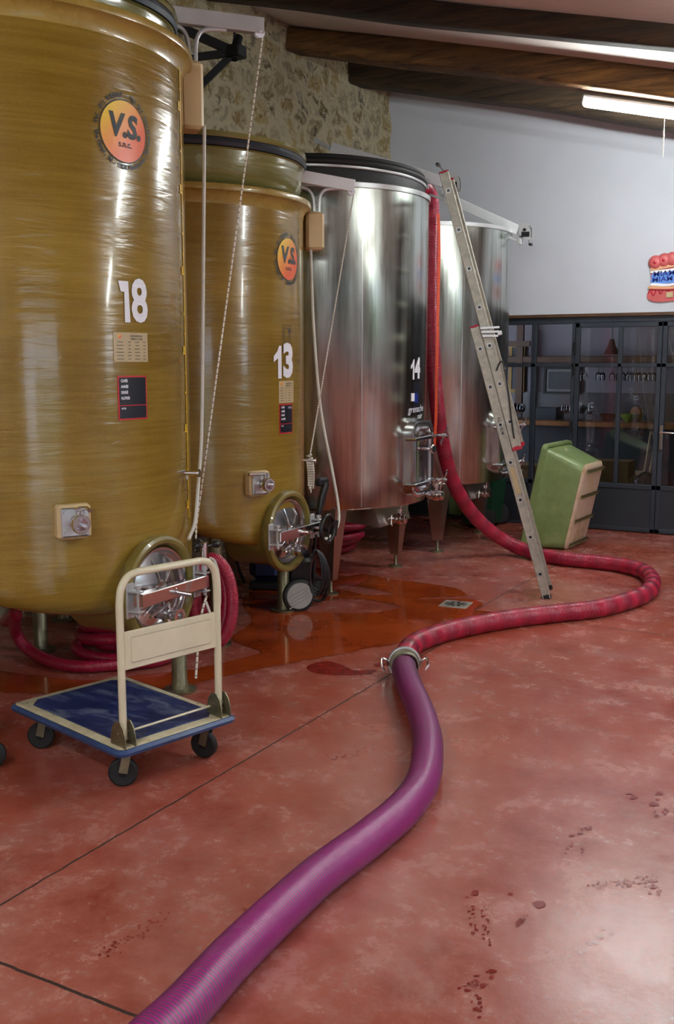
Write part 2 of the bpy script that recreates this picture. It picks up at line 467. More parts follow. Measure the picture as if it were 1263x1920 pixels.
# text -> flat triangles, mapped on any surface
def text_tris(s, size=1., bold=0., align='CENTER', shear=0.):
    c = bpy.data.curves.new('t', 'FONT'); c.body = s; c.size = size; c.align_x = align; c.align_y = 'CENTER'; c.offset = bold; c.shear = shear
    c.resolution_u = 3
    o = bpy.data.objects.new('t', c); COL.objects.link(o); dg = bpy.context.evaluated_depsgraph_get()
    me = bpy.data.meshes.new_from_object(o.evaluated_get(dg))
    vs = [v.co.copy() for v in me.vertices]; fs = [tuple(p.vertices) for p in me.polygons]
    bpy.data.objects.remove(o); bpy.data.curves.remove(c); bpy.data.meshes.remove(me)
    return vs, fs
def put_text(mb, fn, s, size, at=(0, 0), bold=0., align='CENTER', sx=1., lift=.0015, rot=0., shear=0.):
    vs, fs = text_tris(s, size, bold, align, shear); cr, sr = math.cos(rot), math.sin(rot)
    mb.add([fn(at[0] + (v.x * sx) * cr - v.y * sr, at[1] + (v.x * sx) * sr + v.y * cr, lift) for v in vs], fs)
def grid(mb, fn, x0, x1, y0, y1, lift, nx=8, ny=2):
    vs = [fn(x0 + (x1 - x0) * i / nx, y0 + (y1 - y0) * j / ny, lift) for j in range(ny + 1) for i in range(nx + 1)]
    fs = [(j * (nx + 1) + i, j * (nx + 1) + i + 1, (j + 1) * (nx + 1) + i + 1, (j + 1) * (nx + 1) + i) for j in range(ny) for i in range(nx)]
    uv = [((i / nx, j / ny), ((i + 1) / nx, j / ny), ((i + 1) / nx, (j + 1) / ny), (i / nx, (j + 1) / ny)) for j in range(ny) for i in range(nx)]
    mb.add(vs, fs, uv)
def plate(mb, fn, x0, x1, y0, y1, lo, hi, nx=8):
    """thin curved plate with real edges"""
    grid(mb, fn, x0, x1, y0, y1, hi, nx, 1)
    ring = [(x0 + (x1 - x0) * i / nx, y0) for i in range(nx + 1)] + [(x1 - (x1 - x0) * i / nx, y1) for i in range(nx + 1)]
    n = len(ring); mb.add([fn(a, b, lo) for a, b in ring] + [fn(a, b, hi) for a, b in ring], [(i, (i + 1) % n, n + (i + 1) % n, n + i) for i in range(n)])
def disc(mb, fn, cx, cy, r0, r1, lift, n=48):
    K = 4 if r0 == 0 else 1; vs = []; fs = []; uv = []
    for j in range(K + 1):
        rr = r0 + (r1 - r0) * j / K
        for k in range(n):
            a = 2 * PI * k / n; vs.append((cx + rr * math.cos(a), cy + rr * math.sin(a)))
    U = lambda p: ((p[0] - cx) / (2 * r1) + .5, (p[1] - cy) / (2 * r1) + .5)
    for j in range(K):
        for k in range(n):
            q = (j * n + k, j * n + (k + 1) % n, (j + 1) * n + (k + 1) % n, (j + 1) * n + k); fs.append(q); uv.append(tuple(U(vs[i]) for i in q))
    mb.add([fn(a, b, lift) for a, b in vs], fs, uv)
def ribbon(mb, fn, pts, w, lift=.0015):
    for (a, b) in zip(pts, pts[1:]):
        dx, dy = b[0] - a[0], b[1] - a[1]; L = math.hypot(dx, dy) or 1; nx, ny = -dy / L * w / 2, dx / L * w / 2
        mb.add([fn(a[0] + nx, a[1] + ny, lift), fn(a[0] - nx, a[1] - ny, lift), fn(b[0] - nx, b[1] - ny, lift), fn(b[0] + nx, b[1] + ny, lift)], [(0, 1, 2, 3)])


# ------------------------------------------------------------------ room
XW, YB = -5.15, 10.4                     # stone wall plane, glazed wall plane
XR, YF = 4.4, -3.2
def zc(x): return 4.70 - .246 * (x + 5.15)   # sloping ceiling

mb = MB(); mb.add([(XW - .3, YF - .2, 0), (XR + .3, YF - .2, 0), (XR + .3, 14.2, 0), (XW - 1.6, 14.2, 0), (XW - 1.6, YB, 0), (XW - .3, YB, 0)], [(0, 1, 2, 3, 4, 5)])
mb.add([(XW - .3, YF - .2, -.15), (XR + .3, YF - .2, -.15), (XR + .3, 14.2, -.15), (XW - 1.6, 14.2, -.15)], [(0, 3, 2, 1)])
struct('floor', mb, 'floor', smooth=False)

mb = MB()
ny, nz = 90, 40
vs = []
for j in range(nz + 1):
    for i in range(ny + 1):
        y = YF + (YB - YF) * i / ny; z = 4.95 * j / nz
        d = .018 * math.sin(y * 9.3 + z * 4.1) * math.sin(z * 8.7 - y * 3.3) + .012 * math.sin(y * 21 + z * 17)
        vs.append((XW + d, y, z))
mb.add(vs, [(j * (ny + 1) + i, j * (ny + 1) + i + 1, (j + 1) * (ny + 1) + i + 1, (j + 1) * (ny + 1) + i) for j in range(nz) for i in range(ny)])
mb.box((XW - .22, (YF + YB) / 2, 2.47), (.4, YB - YF, 4.95))
struct('wall_left', mb, 'stone')

def wallbox(x0, x1, y0, y1, z0, z1, mb=None):
    mb = mb or MB(); return mb.box(((x0 + x1) / 2, (y0 + y1) / 2, (z0 + z1) / 2), (x1 - x0, y1 - y0, z1 - z0))
ZG = 2.16
mb = wallbox(XW - .3, XR + .2, YB, YB + .2, ZG, 4.95); struct('wall_back', mb, 'plaster', smooth=False)
mb = MB()
wy = [(-2.9, 1.3, 0, 2.2), (5.6, 6.5, .7, 2.15)]      # openings in right wall (door to yard, window)
ys = [YF] + [v for a in wy for v in a[:2]] + [YB + .2]
for a, b in zip(ys[::2], ys[1::2]): wallbox(XR, XR + .25, a, b, 0, 4.95, mb)
for a, b, z0, z1 in wy:
    wallbox(XR, XR + .25, a, b, z1, 4.95, mb)
    if z0 > 0: wallbox(XR, XR + .25, a, b, 0, z0, mb)
struct('wall_right', mb, 'plaster', smooth=False)
struct('wall_front', wallbox(XW - .3, XR + .3, YF - .2, YF, 0, 4.95), 'plaster', smooth=False)
for k, (a, b, z0, z1) in enumerate(wy):
    mb = MB(); x = XR + .12
    for y in ((a + .03, b - .03) if k else (a + .03, (a + b) / 2, b - .03)): mb.box((x, y, (z0 + z1) / 2), (.06, .06, z1 - z0))
    for z in (z0 + .03, z1 - .03): mb.box((x, (a + b) / 2, z), (.06, b - a - .12, .06))
    o = struct('door_2' if k == 0 else 'window_1', mb, 'iron', smooth=False)
    g = MB(); g.box((x, (a + b) / 2, (z0 + z1) / 2), (.006, b - a - .1, z1 - z0 - .1)); obj('pane', g, 'pane', o, smooth=False)
# outdoors seen through those openings
mb = MB(); mb.box((9.5, 3, -.1), (10, 22, .1)); tag(obj('yard', mb, 'gravel', smooth=False), 'pale gravel yard outside the right-hand door', 'ground')['kind'] = 'structure'
hmb = MB()
for k in range(40):
    y = -4 + k * .4; hmb.lathe([(.0, 0), (.35, .1), (.45, .5), (.42, 1.1), (.25, 1.5 + .15 * math.sin(k * 2.1)), (0, 1.6)], (10.5 + .2 * math.sin(k * 1.7), y, -.05), n=9)
o = obj('hedge', hmb, 'hedge'); tag(o, 'clipped green hedge across the gravel yard outside', 'hedge'); o['kind'] = 'stuff'

# ceiling
mb = MB(); x0, x1 = XW - .4, XR + .3
vs = [(x0, YF - .2, zc(x0)), (x1, YF - .2, zc(x1)), (x1, YB + .2, zc(x1)), (x0, YB + .2, zc(x0))]
mb.add(vs + [(a, b, c + .2) for a, b, c in vs], [(0, 1, 2, 3), (7, 6, 5, 4), (0, 4, 5, 1), (1, 5, 6, 2), (2, 6, 7, 3), (3, 7, 4, 0)])
struct('ceiling', mb, 'ceiling', smooth=False)

def make_beam(name, y, w, h, mat, seed, drop=0.0):
    """hewn round-edged beam lying across the room under the sloping ceiling"""
    rnd = random.Random(seed); mb = MB(); N = 46; n = 14; vs = []
    ph = [rnd.uniform(0, 6) for _ in range(8)]
    for i in range(N + 1):
        x = XW - .12 + (XR + .1 - XW) * i / N
        zt = zc(x) + .02; a = 1 + .07 * math.sin(x * 1.3 + ph[0]) + .03 * math.sin(x * 4.1 + ph[1]); oy = .02 * math.sin(x * .9 + ph[2])
        oz = .015 * math.sin(x * 1.7 + ph[3])
        for k in range(n):
            t_ = 2 * PI * k / n; c, s = math.cos(t_), math.sin(t_)
            e = .42
            cy = math.copysign(abs(c) ** e, c) * w / 2 * a; cz = math.copysign(abs(s) ** e, s) * h / 2 * a
            vs.append((x, y + oy + cy, zt - h / 2 - drop + cz + oz))
    fs = [(i * n + k, i * n + (k + 1) % n, (i + 1) * n + (k + 1) % n, (i + 1) * n + k) for i in range(N) for k in range(n)]
    fs += [tuple(range(n)), tuple(N * n + k for k in range(n))]
    mb.add(vs, fs); return struct(name, mb, mat, angle=60)
make_beam('trim_1', 9.6, .31, .24, 'beam_c', 1)
make_beam('trim_2', 8.39, .30, .23, 'beam_b', 2)
make_beam('trim_3', 7.05, .22, .17, 'beam_a', 3)
make_beam('trim_4', 5.6, .25, .2, 'beam_b', 4)
make_beam('trim_5', 4.1, .25, .2, 'beam_c', 5)
make_beam('trim_6', 2.6, .25, .2, 'beam_a', 6)
make_beam('trim_7', 1.1, .25, .2, 'beam_b', 8)
make_beam('trim_8', -.6, .25, .2, 'beam_c', 9)

# fluorescent battens
def batten(x, y, L, label, cord=False, dz=0.0):
    """hangs under a beam, follows the slope"""
    zb = zc(x) - .285 - dz; th = -math.atan(.246)
    d = Vector((math.cos(th), 0, math.sin(th))); up = Vector((-d.z, 0, d.x))
    a = Vector((x, y, zb)); r = thing('fluorescent_lamp', a, label, 'lamp')
    b = a + d * L
    mb = MB(); mb.bar(a + up * .032, b + up * .032, .085, .025, up, .006); obj('housing', mb, 'white', r)
    mb = MB(); mb.tube([a - up * .018 + d * .0, a - up * .018 + d * .02, b - up * .018 - d * .02, b - up * .018], [.016, .025, .025, .016], 16); obj('tube_cover', mb, 'lamp', r)
    for q in (a, b):
        mb = MB(); mb.bar(q + up * .01 - d * .012, q + up * .01 + d * .012, .1, .07, up, .008); obj('end_cap', mb, 'grey', r)
    if cord:
        q = a + d * .66
        mb = MB(); mb.tube([q + Vector((0, -.06, .02)), q + Vector((0, -.065, -.12)), q + Vector((0, -.065, -.17)), q + Vector((0, -.065, -.34))], [.0025, .0025, .006, .003], 8); obj('pull_cord', mb, 'rope_white', r)
    return r
batten(-2.45, 8.40, 1.5, 'white fluorescent batten with pull cord under the beam by the white wall', True, .0)
batten(-.6, 5.6, 1.5, 'fluorescent batten on the ceiling over the aisle near the glazed wall')
batten(-2.6, -.6, 1.5, 'unseen fluorescent fill batten added beside the stone wall, behind the viewer')  # lamp added out of view to fill the foreground
batten(-.4, -2.5, 1.5, 'added fluorescent fill light on the ceiling near the wall behind the viewer')  # second lamp added behind the camera for fill light
batten(1.9, 5.6, 1.5, 'unseen fluorescent fill batten added near the right-hand window')  # added off to the right, out of view, as fill

# ---- glazed partition
xs_m = [-3.485, -3.045, -2.575, -2.165]
mb = MB()
def ibar(x0, x1, z0, z1, d=.05, y=YB + .0, m=None):
    (m or mb).box(((x0 + x1) / 2, y + .04, (z0 + z1) / 2), (x1 - x0, d, z1 - z0), None, .004)
# fixed left part
ibar(XW, -3.07, 2.09, ZG); ibar(-3.07, 3.9, 2.1, ZG)
for x in (-4.85, -4.4, -3.93, -3.485): ibar(x - .025, x + .025, .03, 2.1)
ibar(-3.085, -3.055, 0, 2.1)
ibar(XW, -3.07, 1.655, 1.695); ibar(XW, -3.07, .44, .485); ibar(XW, -3.07, 0, .03)
o1 = struct('window_2', mb, 'iron', smooth=False)
m2 = MB(); m2.box((-4.12, YB + .04, .235), (2.1, .03, .41)); obj('lower_panel', m2, 'iron_panel', o1, smooth=False)
for a, b in ((-5.14, -4.875), (-4.825, -4.425), (-4.375, -3.955), (-3.905, -3.51), (-3.46, -3.085)):
    for z0, z1 in ((.485, 1.655), (1.695, 2.09)):
        g = MB(); g.box(((a + b) / 2, YB + .04, (z0 + z1) / 2), (b - a, .006, z1 - z0)); obj('pane', g, 'pane', o1, smooth=False)
def leaf(name, x0, x1, mid, handle=None, hinge=None):
    global mb
    mb = MB()
    ibar(x0, x0 + .045, .01, 2.1); ibar(x1 - .045, x1, .01, 2.1); ibar(x0, x1, 2.05, 2.098); ibar(x0, x1, 1.655, 1.695)
    ibar(x0, x1, .44, .49); ibar(x0, x1, .01, .05)
    if mid: ibar(mid - .02, mid + .02, .49, 2.05)
    o = struct(name, mb, 'iron', smooth=False)
    m2 = MB(); m2.box(((x0 + x1) / 2, YB + .04, .245), (x1 - x0 - .08, .03, .39)); obj('lower_panel', m2, 'iron_panel', o, smooth=False)
    cs = [(x0 + .045, (mid - .02) if mid else x1 - .045)] + ([(mid + .02, x1 - .045)] if mid else [])
    for a, b in cs:
        for z0, z1 in ((.49, 1.655), (1.695, 2.05)):
            g = MB(); g.box(((a + b) / 2, YB + .04, (z0 + z1) / 2), (b - a, .006, z1 - z0)); obj('pane', g, 'pane', o, smooth=False)
    if handle:
        h = MB(); h.box((handle, YB - .01, .97), (.03, .012, .24), None, .003); h.cyl((handle, YB - .01, 1.02), (handle, YB - .055, 1.02), .009, 10)
        h.tube([(handle, YB - .055, 1.02), (handle + .05, YB - .055, 1.022), (handle + .13, YB - .05, 1.018)], .009, 10)
        h.cyl((handle, YB - .01, .9), (handle, YB - .022, .9), .011, 10); lab(obj('door_handle', h, 'chrome', o), 'chrome lever door handle')
    if hinge:
        for z in (1.85, 1.63, 1.05, .3):
            h = MB(); h.cyl((hinge, YB + .0, z - .06), (hinge, YB + .0, z + .06), .012, 10); obj('hinge', h, 'blackiron', o)
    return o
leaf('door_1', -3.05, -2.19, -2.595, None, -3.05)
leaf('door_3', -2.185, -1.30, -1.75, -2.155)
leaf('window_3', -1.295, -.3, -.8); leaf('window_4', -.295, .7, .2); leaf('window_5', .705, 1.7, 1.2); leaf('window_6', 1.705, XR, 3.0)
mb = MB(); mb.box((-.4, YB - .012, ZG + .012), (9.6, .03, .03)); struct('trim_9', mb, 'wood_dark', smooth=False)

# ---- tasting room behind the glass
mb = wallbox(XW - 1.6, XR + .2, 13.6, 13.8, 0, 3.0); struct('wall_tasting_back', mb, 'backwall', smooth=False)
mb = wallbox(XW - 1.8, XW - 1.6, YB, 13.8, 0, 3.0); struct('wall_tasting_left', mb, 'backwall', smooth=False)
mb = wallbox(XR, XR + .2, YB + .2, 13.8, 0, 3.0); struct('wall_tasting_right', mb, 'backwall', smooth=False)
mb = wallbox(XW - 1.8, XR + .2, YB + .2, 13.8, 2.9, 3.0); struct('ceiling_tasting', mb, 'ceiling', smooth=False)

YC = 12.3
zt = pY(1100, 791, YC).z
r = thing('bar_counter', (-2.6, YC + .3, 0), 'long wooden bar counter behind the dark glazed partition', 'counter')
mb = MB(); mb.box((-2.2, YC + .3, zt - .03), (6.4, .62, .06), None, .006); obj('worktop', mb, 'wood_top', r)
mb = MB(); mb.box((-2.2, YC + .36, (zt - .06) / 2), (6.2, .45, zt - .06)); lab(obj('counter_front', mb, 'iron_panel', r, smooth=False), 'dark panelled counter front')
ysn = 13.5
mb = MB(); mb.box((-2.4, ysn - .1, pY(1100, 674, 13.4).z), (7.4, .24, .09), None, .01)
tag(obj('wall_shelf', mb, 'wood_dark'), 'rough brown wooden shelf board along the wall behind the counter', 'shelf')
mb = MB(); mb.box((-2.9, 13.585, 1.13), (5.6, .03, .36)); tag(obj('tile_splashback', mb, 'tile_grey', smooth=False), 'mottled grey tiled splashback above the counter', 'splashback')['kind'] = 'structure'

def stem_glass(c, h=.2, flip=False):
    mb = MB(); p = [(.0, 0), (.032, .001), (.03, .004), (.004, .01), (.004, h * .42), (.02, h * .48), (.034, h * .62), (.036, h * .78), (.029, h), (.027, h), (.034, h * .78), (.031, h * .62), (.0, h * .5)]
    if flip: p = [(a, -b) for a, b in p]
    mb.lathe(p, c, n=14); return mb
k = 0; base = None
for i, px_ in enumerate([1085, 1091, 1097, 1122, 1130, 1148, 1160, 1168, 1178, 1184, 1192, 1200, 1208, 1218, 1226]):
    c = pY(px_, 684, 13.2)
    if base is None:
        base = obj('wine_glass', stem_glass((c.x, c.y, c.z), .2, True), 'clearglass'); o = base
    else:
        o = base.copy(); COL.objects.link(o); o.location = base.location + (c - c0)
    if i == 0: c0 = c
    tag(o, 'stemmed wine glass hanging upside down under the wooden shelf', 'glass', 'wine glasses hanging under the shelf')
b2 = None; cc0 = None
for i in range(26):
    px_ = random.Random(i).uniform(955, 980) if i < 9 else random.Random(i).uniform(1048, 1108)
    y_ = YC + .12 + .35 * random.Random(i * 3 + 1).random()
    d = ray(px_, 780); c = Cv + d * (y_ / d.y); c.z = zt
    if b2 is None: b2 = obj('wine_glass', stem_glass(c, .19), 'clearglass'); o = b2; cc0 = c.copy()
    else: o = b2.copy(); COL.objects.link(o); o.location = b2.location + (c - cc0)
    if i < 9: tag(o, 'clear wine glass standing on the left end of the bar counter', 'glass', 'glasses on the left end of the counter')
    else: tag(o, 'clear wine glass in the sparkling cluster at the middle of the counter', 'glass', 'glasses in the middle of the counter')
def frame(x0, y0, x1, y1, Y, m, m2, w, label, mount=False):
    a = pY(x0, y0, Y); b = pY(x1, y1, Y); r = thing('framed_picture', ((a.x + b.x) / 2, Y, b.z), label, 'picture')
    mb = MB()
    for (p, q, s_, t_) in ((a.x, b.x, a.z - w, a.z), (a.x, b.x, b.z, b.z + w), (a.x, a.x + w, b.z + w, a.z - w), (b.x - w, b.x, b.z + w, a.z - w)):
        mb.box(((p + q) / 2, Y, (s_ + t_) / 2), (q - p, .04, t_ - s_))
    obj('frame', mb, m, r, smooth=False); mb = MB()
    if mount:
        mb.box(((a.x + b.x) / 2, Y + .005, (a.z + b.z) / 2), (b.x - a.x - w, .01, a.z - b.z - w)); obj('mount', mb, 'mount', r, smooth=False); w *= 2.6
        mb = MB()
    mb.box(((a.x + b.x) / 2, Y - .004 if mount else Y, (a.z + b.z) / 2), (b.x - a.x - w * 1.6, .012, a.z - b.z - w * 1.6)); obj('print', mb, m2, r, smooth=False)
frame(955, 645, 982, 736, 13.55, 'gold', 'picture', .045, 'tall gilt-framed dark painting on the wall behind the left panes')
frame(1020, 688, 1087, 739, 13.55, 'blackiron', 'picture', .03, 'black-framed print with grey mount on the tasting room wall', True)
def crate(a, size, label, group=None):
    mb = MB(); mb.box((a[0], a[1], a[2] + size[2] / 2), size, Matrix.Rotation(a[3], 3, 'Z'), .004)
    r = thing('cardboard_box', (a[0], a[1], a[2]), label, 'box'); obj('carton', mb, 'card', r)
    mb = MB(); mb.box((a[0], a[1], a[2] + size[2] + .001), (size[0], .05, .002), Matrix.Rotation(a[3], 3, 'Z')); obj('packing_tape', mb, 'plate', r)
c = pY(1140, 910, 11.0); crate((c.x, 11.05, 0, .02), (.44, .3, .34), 'plain cardboard wine box at the bottom of the stack behind the door pane')
crate((c.x + .03, 11.05, .345, .0), (.4, .3, .32), 'cardboard wine box topmost of the stack behind the glass door')
c = pY(1178, 900, 11.0); crate((c.x + .13, 11.06, 0, 0), (.26, .26, .5), 'taller cardboard box right of the stack, beside the plastic wrap')
c = pY(968, 880, 11.2); crate((c.x, 11.3, 0, .1), (.5, .35, .55), 'cardboard box on the floor behind the leftmost panes')
c = pY(1212, 897, 10.75); mb = MB()
rn = random.Random(5); vs = []; n = 30; m_ = 18
for j in range(m_ + 1):
    for i in range(n):
        a = 2 * PI * i / n; z = .6 * j / m_; rr = .19 * math.sqrt(max(0, 1 - (j / m_) ** 2.4)) * (1 + .22 * rn.uniform(-1, 1) + .15 * math.sin(7 * a + j)); vs.append((c.x + rr * math.cos(a), 10.72 + rr * .75 * math.sin(a), z))
mb.add(vs, [(j * n + i, j * n + (i + 1) % n, (j + 1) * n + (i + 1) % n, (j + 1) * n + i) for j in range(m_) for i in range(n)])
tag(obj('plastic_wrap_bundle', mb, 'wrap', smooth=False), 'crumpled bundle of shiny clear plastic wrap behind the glass door', 'plastic wrap')
# bowl, wooden round board, chair, pendant, easel post, purple seat, sink hood
c = pY(1178, 790, YC + .2); mb = MB(); mb.lathe([(0, .0), (.04, .0), (.1, .07), (.11, .1), (.1, .1), (.035, .015), (0, .015)], (c.x, YC + .2, zt), n=24); tag(obj('serving_bowl', mb, 'bowl'), 'pale green bowl standing on the bar counter', 'bowl')
c = pY(1189, 782, YC + .3); mb = MB(); mb.cyl((c.x, YC + .32, zt + .09), (c.x + .02, YC + .35, zt + .09), .09, 24); tag(obj('round_board', mb, 'wood_top'), 'small round wooden board propped upright on the counter', 'board')
c = pY(1143, 786, YC + .3); mb = MB(); mb.lathe([(0, 0), (.05, 0), (.12, .09), (.115, .09), (.04, .01), (0, .01)], (c.x, YC + .25, zt), n=24); tag(obj('serving_bowl', mb, 'wood_dark'), 'dark wooden bowl on the counter left of the green bowl', 'bowl')
c = pY(1146, 655, 12.2); r = thing('pendant_lamp', (c.x, 12.2, c.z - .1), 'small conical pendant lamp hanging over the bar counter', 'lamp')
mb = MB(); mb.lathe([(.02, .12), (.03, .1), (.045, .04), (.1, -.06), (.097, -.06), (.04, .04), (.02, .1)], (c.x, 12.2, c.z), n=24); obj('lamp_shade', mb, 'wood_dark', r)
mb = MB(); mb.cyl((c.x, 12.2, c.z + .12), (c.x, 12.2, 2.92), .006, 8); obj('cord', mb, 'black', r)
mb = MB(); mb.lathe([(0, -.06), (.022, -.05), (.028, -.025), (.015, 0), (.012, .03)], (c.x, 12.2, c.z), n=14); obj('bulb', mb, 'bulb', r)
c = pY(975, 650, 13.3); r = thing('wooden_coat_stand', (c.x, 13.3, 0), 'brown wooden post stand with crossbar behind the leftmost panes', 'stand')
mb = MB(); mb.box((c.x, 13.3, 1.1), (.09, .06, 2.2)); obj('post', mb, 'wood_dark', r, smooth=False)
mb = MB(); mb.box((c.x, 13.25, 1.95), (.3, .04, .07)); obj('crossbar', mb, 'wood_dark', r, smooth=False)
mb = MB(); mb.box((c.x, 13.3, .02), (.4, .3, .04)); obj('base', mb, 'wood_dark', r, smooth=False)
c = pY(1200, 850, 11.8)
r = thing('bentwood_chair', (c.x - .1, 11.85, 0), 'pale bentwood chair standing in front of the bar counter', 'chair')
cx_ = c.x - .1
mb = MB(); mb.box((cx_, 11.85, .45), (.38, .38, .03), None, .01); obj('seat', mb, 'plate', r)
for a in (-.16, .16):
    for b in (-.16, .16):
        mb = MB(); mb.cyl((cx_ + a * 1.1, 11.85 + b * 1.1, 0), (cx_ + a, 11.85 + b, .44), .014, 8); obj('leg', mb, 'plate', r)
mb = MB(); mb.tube(spline([(cx_ + .17, 11.7, .45), (cx_ + .2, 11.7, .7), (cx_ + .21, 11.75, .88), (cx_ + .2, 11.85, .92), (cx_ + .21, 11.95, .88), (cx_ + .2, 12.0, .7), (cx_ + .17, 12.0, .45)], 6), .012, 8); obj('backrest', mb, 'plate', r)
c = pY(1262, 880, 11.4)
r = thing('tub_chair', (c.x + .3, 11.5, 0), 'purple moulded tub chair behind the right-hand glass door', 'chair')
mb = MB(); mb.lathe([(0, .4), (.2, .4), (.27, .48), (.3, .72), (.285, .72), (.25, .5), (.18, .43), (0, .43)], (c.x + .3, 11.5, 0), n=24); obj('shell', mb, 'purple_cloth', r)
for a in (-1, 1):
    for b in (-1, 1):
        mb = MB(); mb.cyl((c.x + .3 + a * .22, 11.5 + b * .22, 0), (c.x + .3 + a * .13, 11.5 + b * .13, .41), .013, 8); obj('leg', mb, 'blackiron', r)
mb = MB(); a = pY(1008, 764, YC + .3); b = pY(1046, 792, YC + .3)
mb.prism([(a.x, zt), (a.x, a.z), (a.x + .15, a.z), (b.x, zt + .16), (b.x, zt)], (0, YC + .2, 0), (1, 0, 0), (0, 0, 1), (0, 1, 0), .35)
tag(obj('display_cabinet', mb, 'iron', smooth=False), 'slanted dark grey display cabinet standing on the bar counter', 'cabinet')

# ---- MIAM MIAM wall sign
Ys = YB - .0
a0 = pY(1213, 567, YB); a1 = pY(1213, 486, YB); H_ = a1.z - a0.z
r = thing('food_sign', (a0.x + .3, YB, a0.z), 'carved pink and blue MIAM MIAM snack sign on white wall', 'sign')
def S(u, v, l=0.): return Vector((a0.x + u * H_, YB - .012 - l, a0.z + v * H_))
def blob(mb, pts, th, l0=0.):
    P = spline([(p[0], p[1], 0) for p in pts], 5, True); mb.prism([(p.x * H_, p.y * H_) for p in P], (a0.x, YB - .0 - l0, a0.z), (1, 0, 0), (0, 0, 1), (0, -1, 0), th)
m_pink = simple('painted_pink', (206, 96, 96), .4, 0, .2, 8); m_skin = simple('painted_peach', (222, 164, 124), .4, 0, .15, 9)
m_red = simple('painted_crimson', (180, 24, 52), .4); m_blue = simple('painted_blue', (24, 40, 140), .4); m_lb = simple('painted_light_blue', (92, 140, 216), .4)
m_green = simple('painted_green', (18, 66, 34), .4)
mb = MB(); blob(mb, [(.04, .06), (.25, 0), (.6, .02), (1.1, .08), (1.6, .02), (1.9, .12), (1.9, .4), (1.85, .75), (1.9, .95), (1.5, 1.02), (1.1, 1.06), (.75, 1.05), (.45, .98), (.12, .93), (.08, .8), (.06, .7), (.08, .5), (.06, .33), (.0, .18)], .022); obj('backboard', mb, m_pink, r)
mb = MB(); blob(mb, [(.08, .72), (.5, .78), (1., .84), (1.8, .78), (1.8, .9), (1., .93), (.5, .86), (.12, .82)], .035); blob(mb, [(.06, .3), (.5, .27), (.9, .33), (1.4, .28), (1.8, .3), (1.8, .36), (1.3, .36), (.9, .40), (.5, .35), (.08, .38)], .035); lab(obj('roll', mb, m_skin, r), 'peach coloured roll edges')
mb = MB(); blob(mb, [(.09, .72), (.5, .75), (1.1, .82), (1.8, .76), (1.8, .71), (1.1, .77), (.5, .69), (.1, .67)], .032); blob(mb, [(.1, .38), (.5, .36), (.9, .42), (1.8, .37), (1.8, .42), (.9, .47), (.5, .41), (.12, .44)], .032); obj('white_band', mb, 'white', r)
mb = MB(); blob(mb, [(.1, .44), (.5, .42), (.9, .47), (1.8, .43), (1.8, .7), (1.1, .76), (.5, .69), (.12, .66), (.09, .55)], .027); obj('letter_panel', mb, m_lb, r)
mb = MB(); put_text(mb, lambda u, v, l: S(u, v, .02 + l), 'MIAM', .165, (.12, .635), .003, 'LEFT', 1.25, .0, .05); put_text(mb, lambda u, v, l: S(u, v, .016 + l), 'MIAM', .155, (.1, .505), .003, 'LEFT', 1.25, .0, .05); obj('lettering', mb, m_blue, r, smooth=False)
mb = MB()
for q, (u, v) in enumerate(((.16, .91), (.36, .95), (.54, .97), (.74, 1.0), (.98, .98), (1.2, 1.0))):
    mb.lathe([(0, .05), (.03, .05), (.055, .04), (.07, .02), (.07, 0)], S(u, v, -.01), (0, -1, 0), 16)
obj('slice', mb, m_pink, r)
mb = MB()
for (u, v) in ((.16, .91), (.36, .95)): mb.lathe([(0, .055), (.016, .05), (.022, .04)], S(u, v, -.008), (0, -1, 0), 12)
mb.tube([S(.02 + .5 * t_, .2 + .07 * math.sin(t_ * 19) + .1 * t_, .012) for t_ in [i / 40 for i in range(41)]], .006, 6)
mb.tube([S(.08 + 1.5 * t_, .3 - .02 * math.sin(t_ * 6), .02) for t_ in [i / 20 for i in range(21)]], .006, 6); obj('red_scrollwork', mb, m_red, r)
mb = MB(); q0 = S(.62, .24, .02); q1 = S(1.2, .1, .02); mb.tube([q0, q0.lerp(q1, .3), q0.lerp(q1, .45), q1], [.012, .014, .03, .03], 10); lab(obj('bottle', mb, m_green, r), 'dark green painted bottle')
mb = MB(); mb.box(S(.52, .16, .016), (.15 * H_, .006, .12 * H_)); obj('small_label', mb, 'plate', r, smooth=False)


# ------------------------------------------------------------------ tanks
def cylmap(c, r):
    """(arc metres to the right of the +X front line, height, lift) -> point on the tank"""
    return lambda s, z, l=0.: Vector((c[0] + (r + l) * math.cos(s / r), c[1] + (r + l) * math.sin(s / r), z))

def logo(root, c, r, s0, z0, R=.118):
    fn = cylmap(c, r)
    mb = MB(); disc(mb, fn, s0, z0, 0, R * .97, .0035); o = obj('logo_sticker', mb, 'logo', root); lab(o, 'round yellow to orange sticker with black V.S. lettering')
    mb = MB(); disc(mb, fn, s0, z0, R * .965, R, .004)
    put_text(mb, fn, 'V.S.', .132, (s0 + .004, z0 + .018), .0055, 'CENTER', .92, .0052, 0, .12); put_text(mb, fn, 's.n.c.', .038, (s0, z0 - .054), .0008, 'CENTER', 1, .0052)
    def arc(txt, a0, a1, cw):
        n = len(txt)
        for i, ch in enumerate(txt):
            if ch == ' ': continue
            a = math.radians(a0 + (a1 - a0) * i / (n - 1)); rr = R * 1.13
            put_text(mb, fn, ch, .027, (s0 + rr * math.cos(a), z0 + rr * math.sin(a)), .0011, 'CENTER', 1, .0045, (a - PI / 2) if cw else (a + PI / 2))
    arc('Tel. 011 9183827 - Fax 011 9161371', 172, 2, True); arc('Via Carpi, 34 - 10030 Rondissone (Torino)', 188, 358, False)
    obj('logo_lettering', mb, 'ink', o, smooth=False)

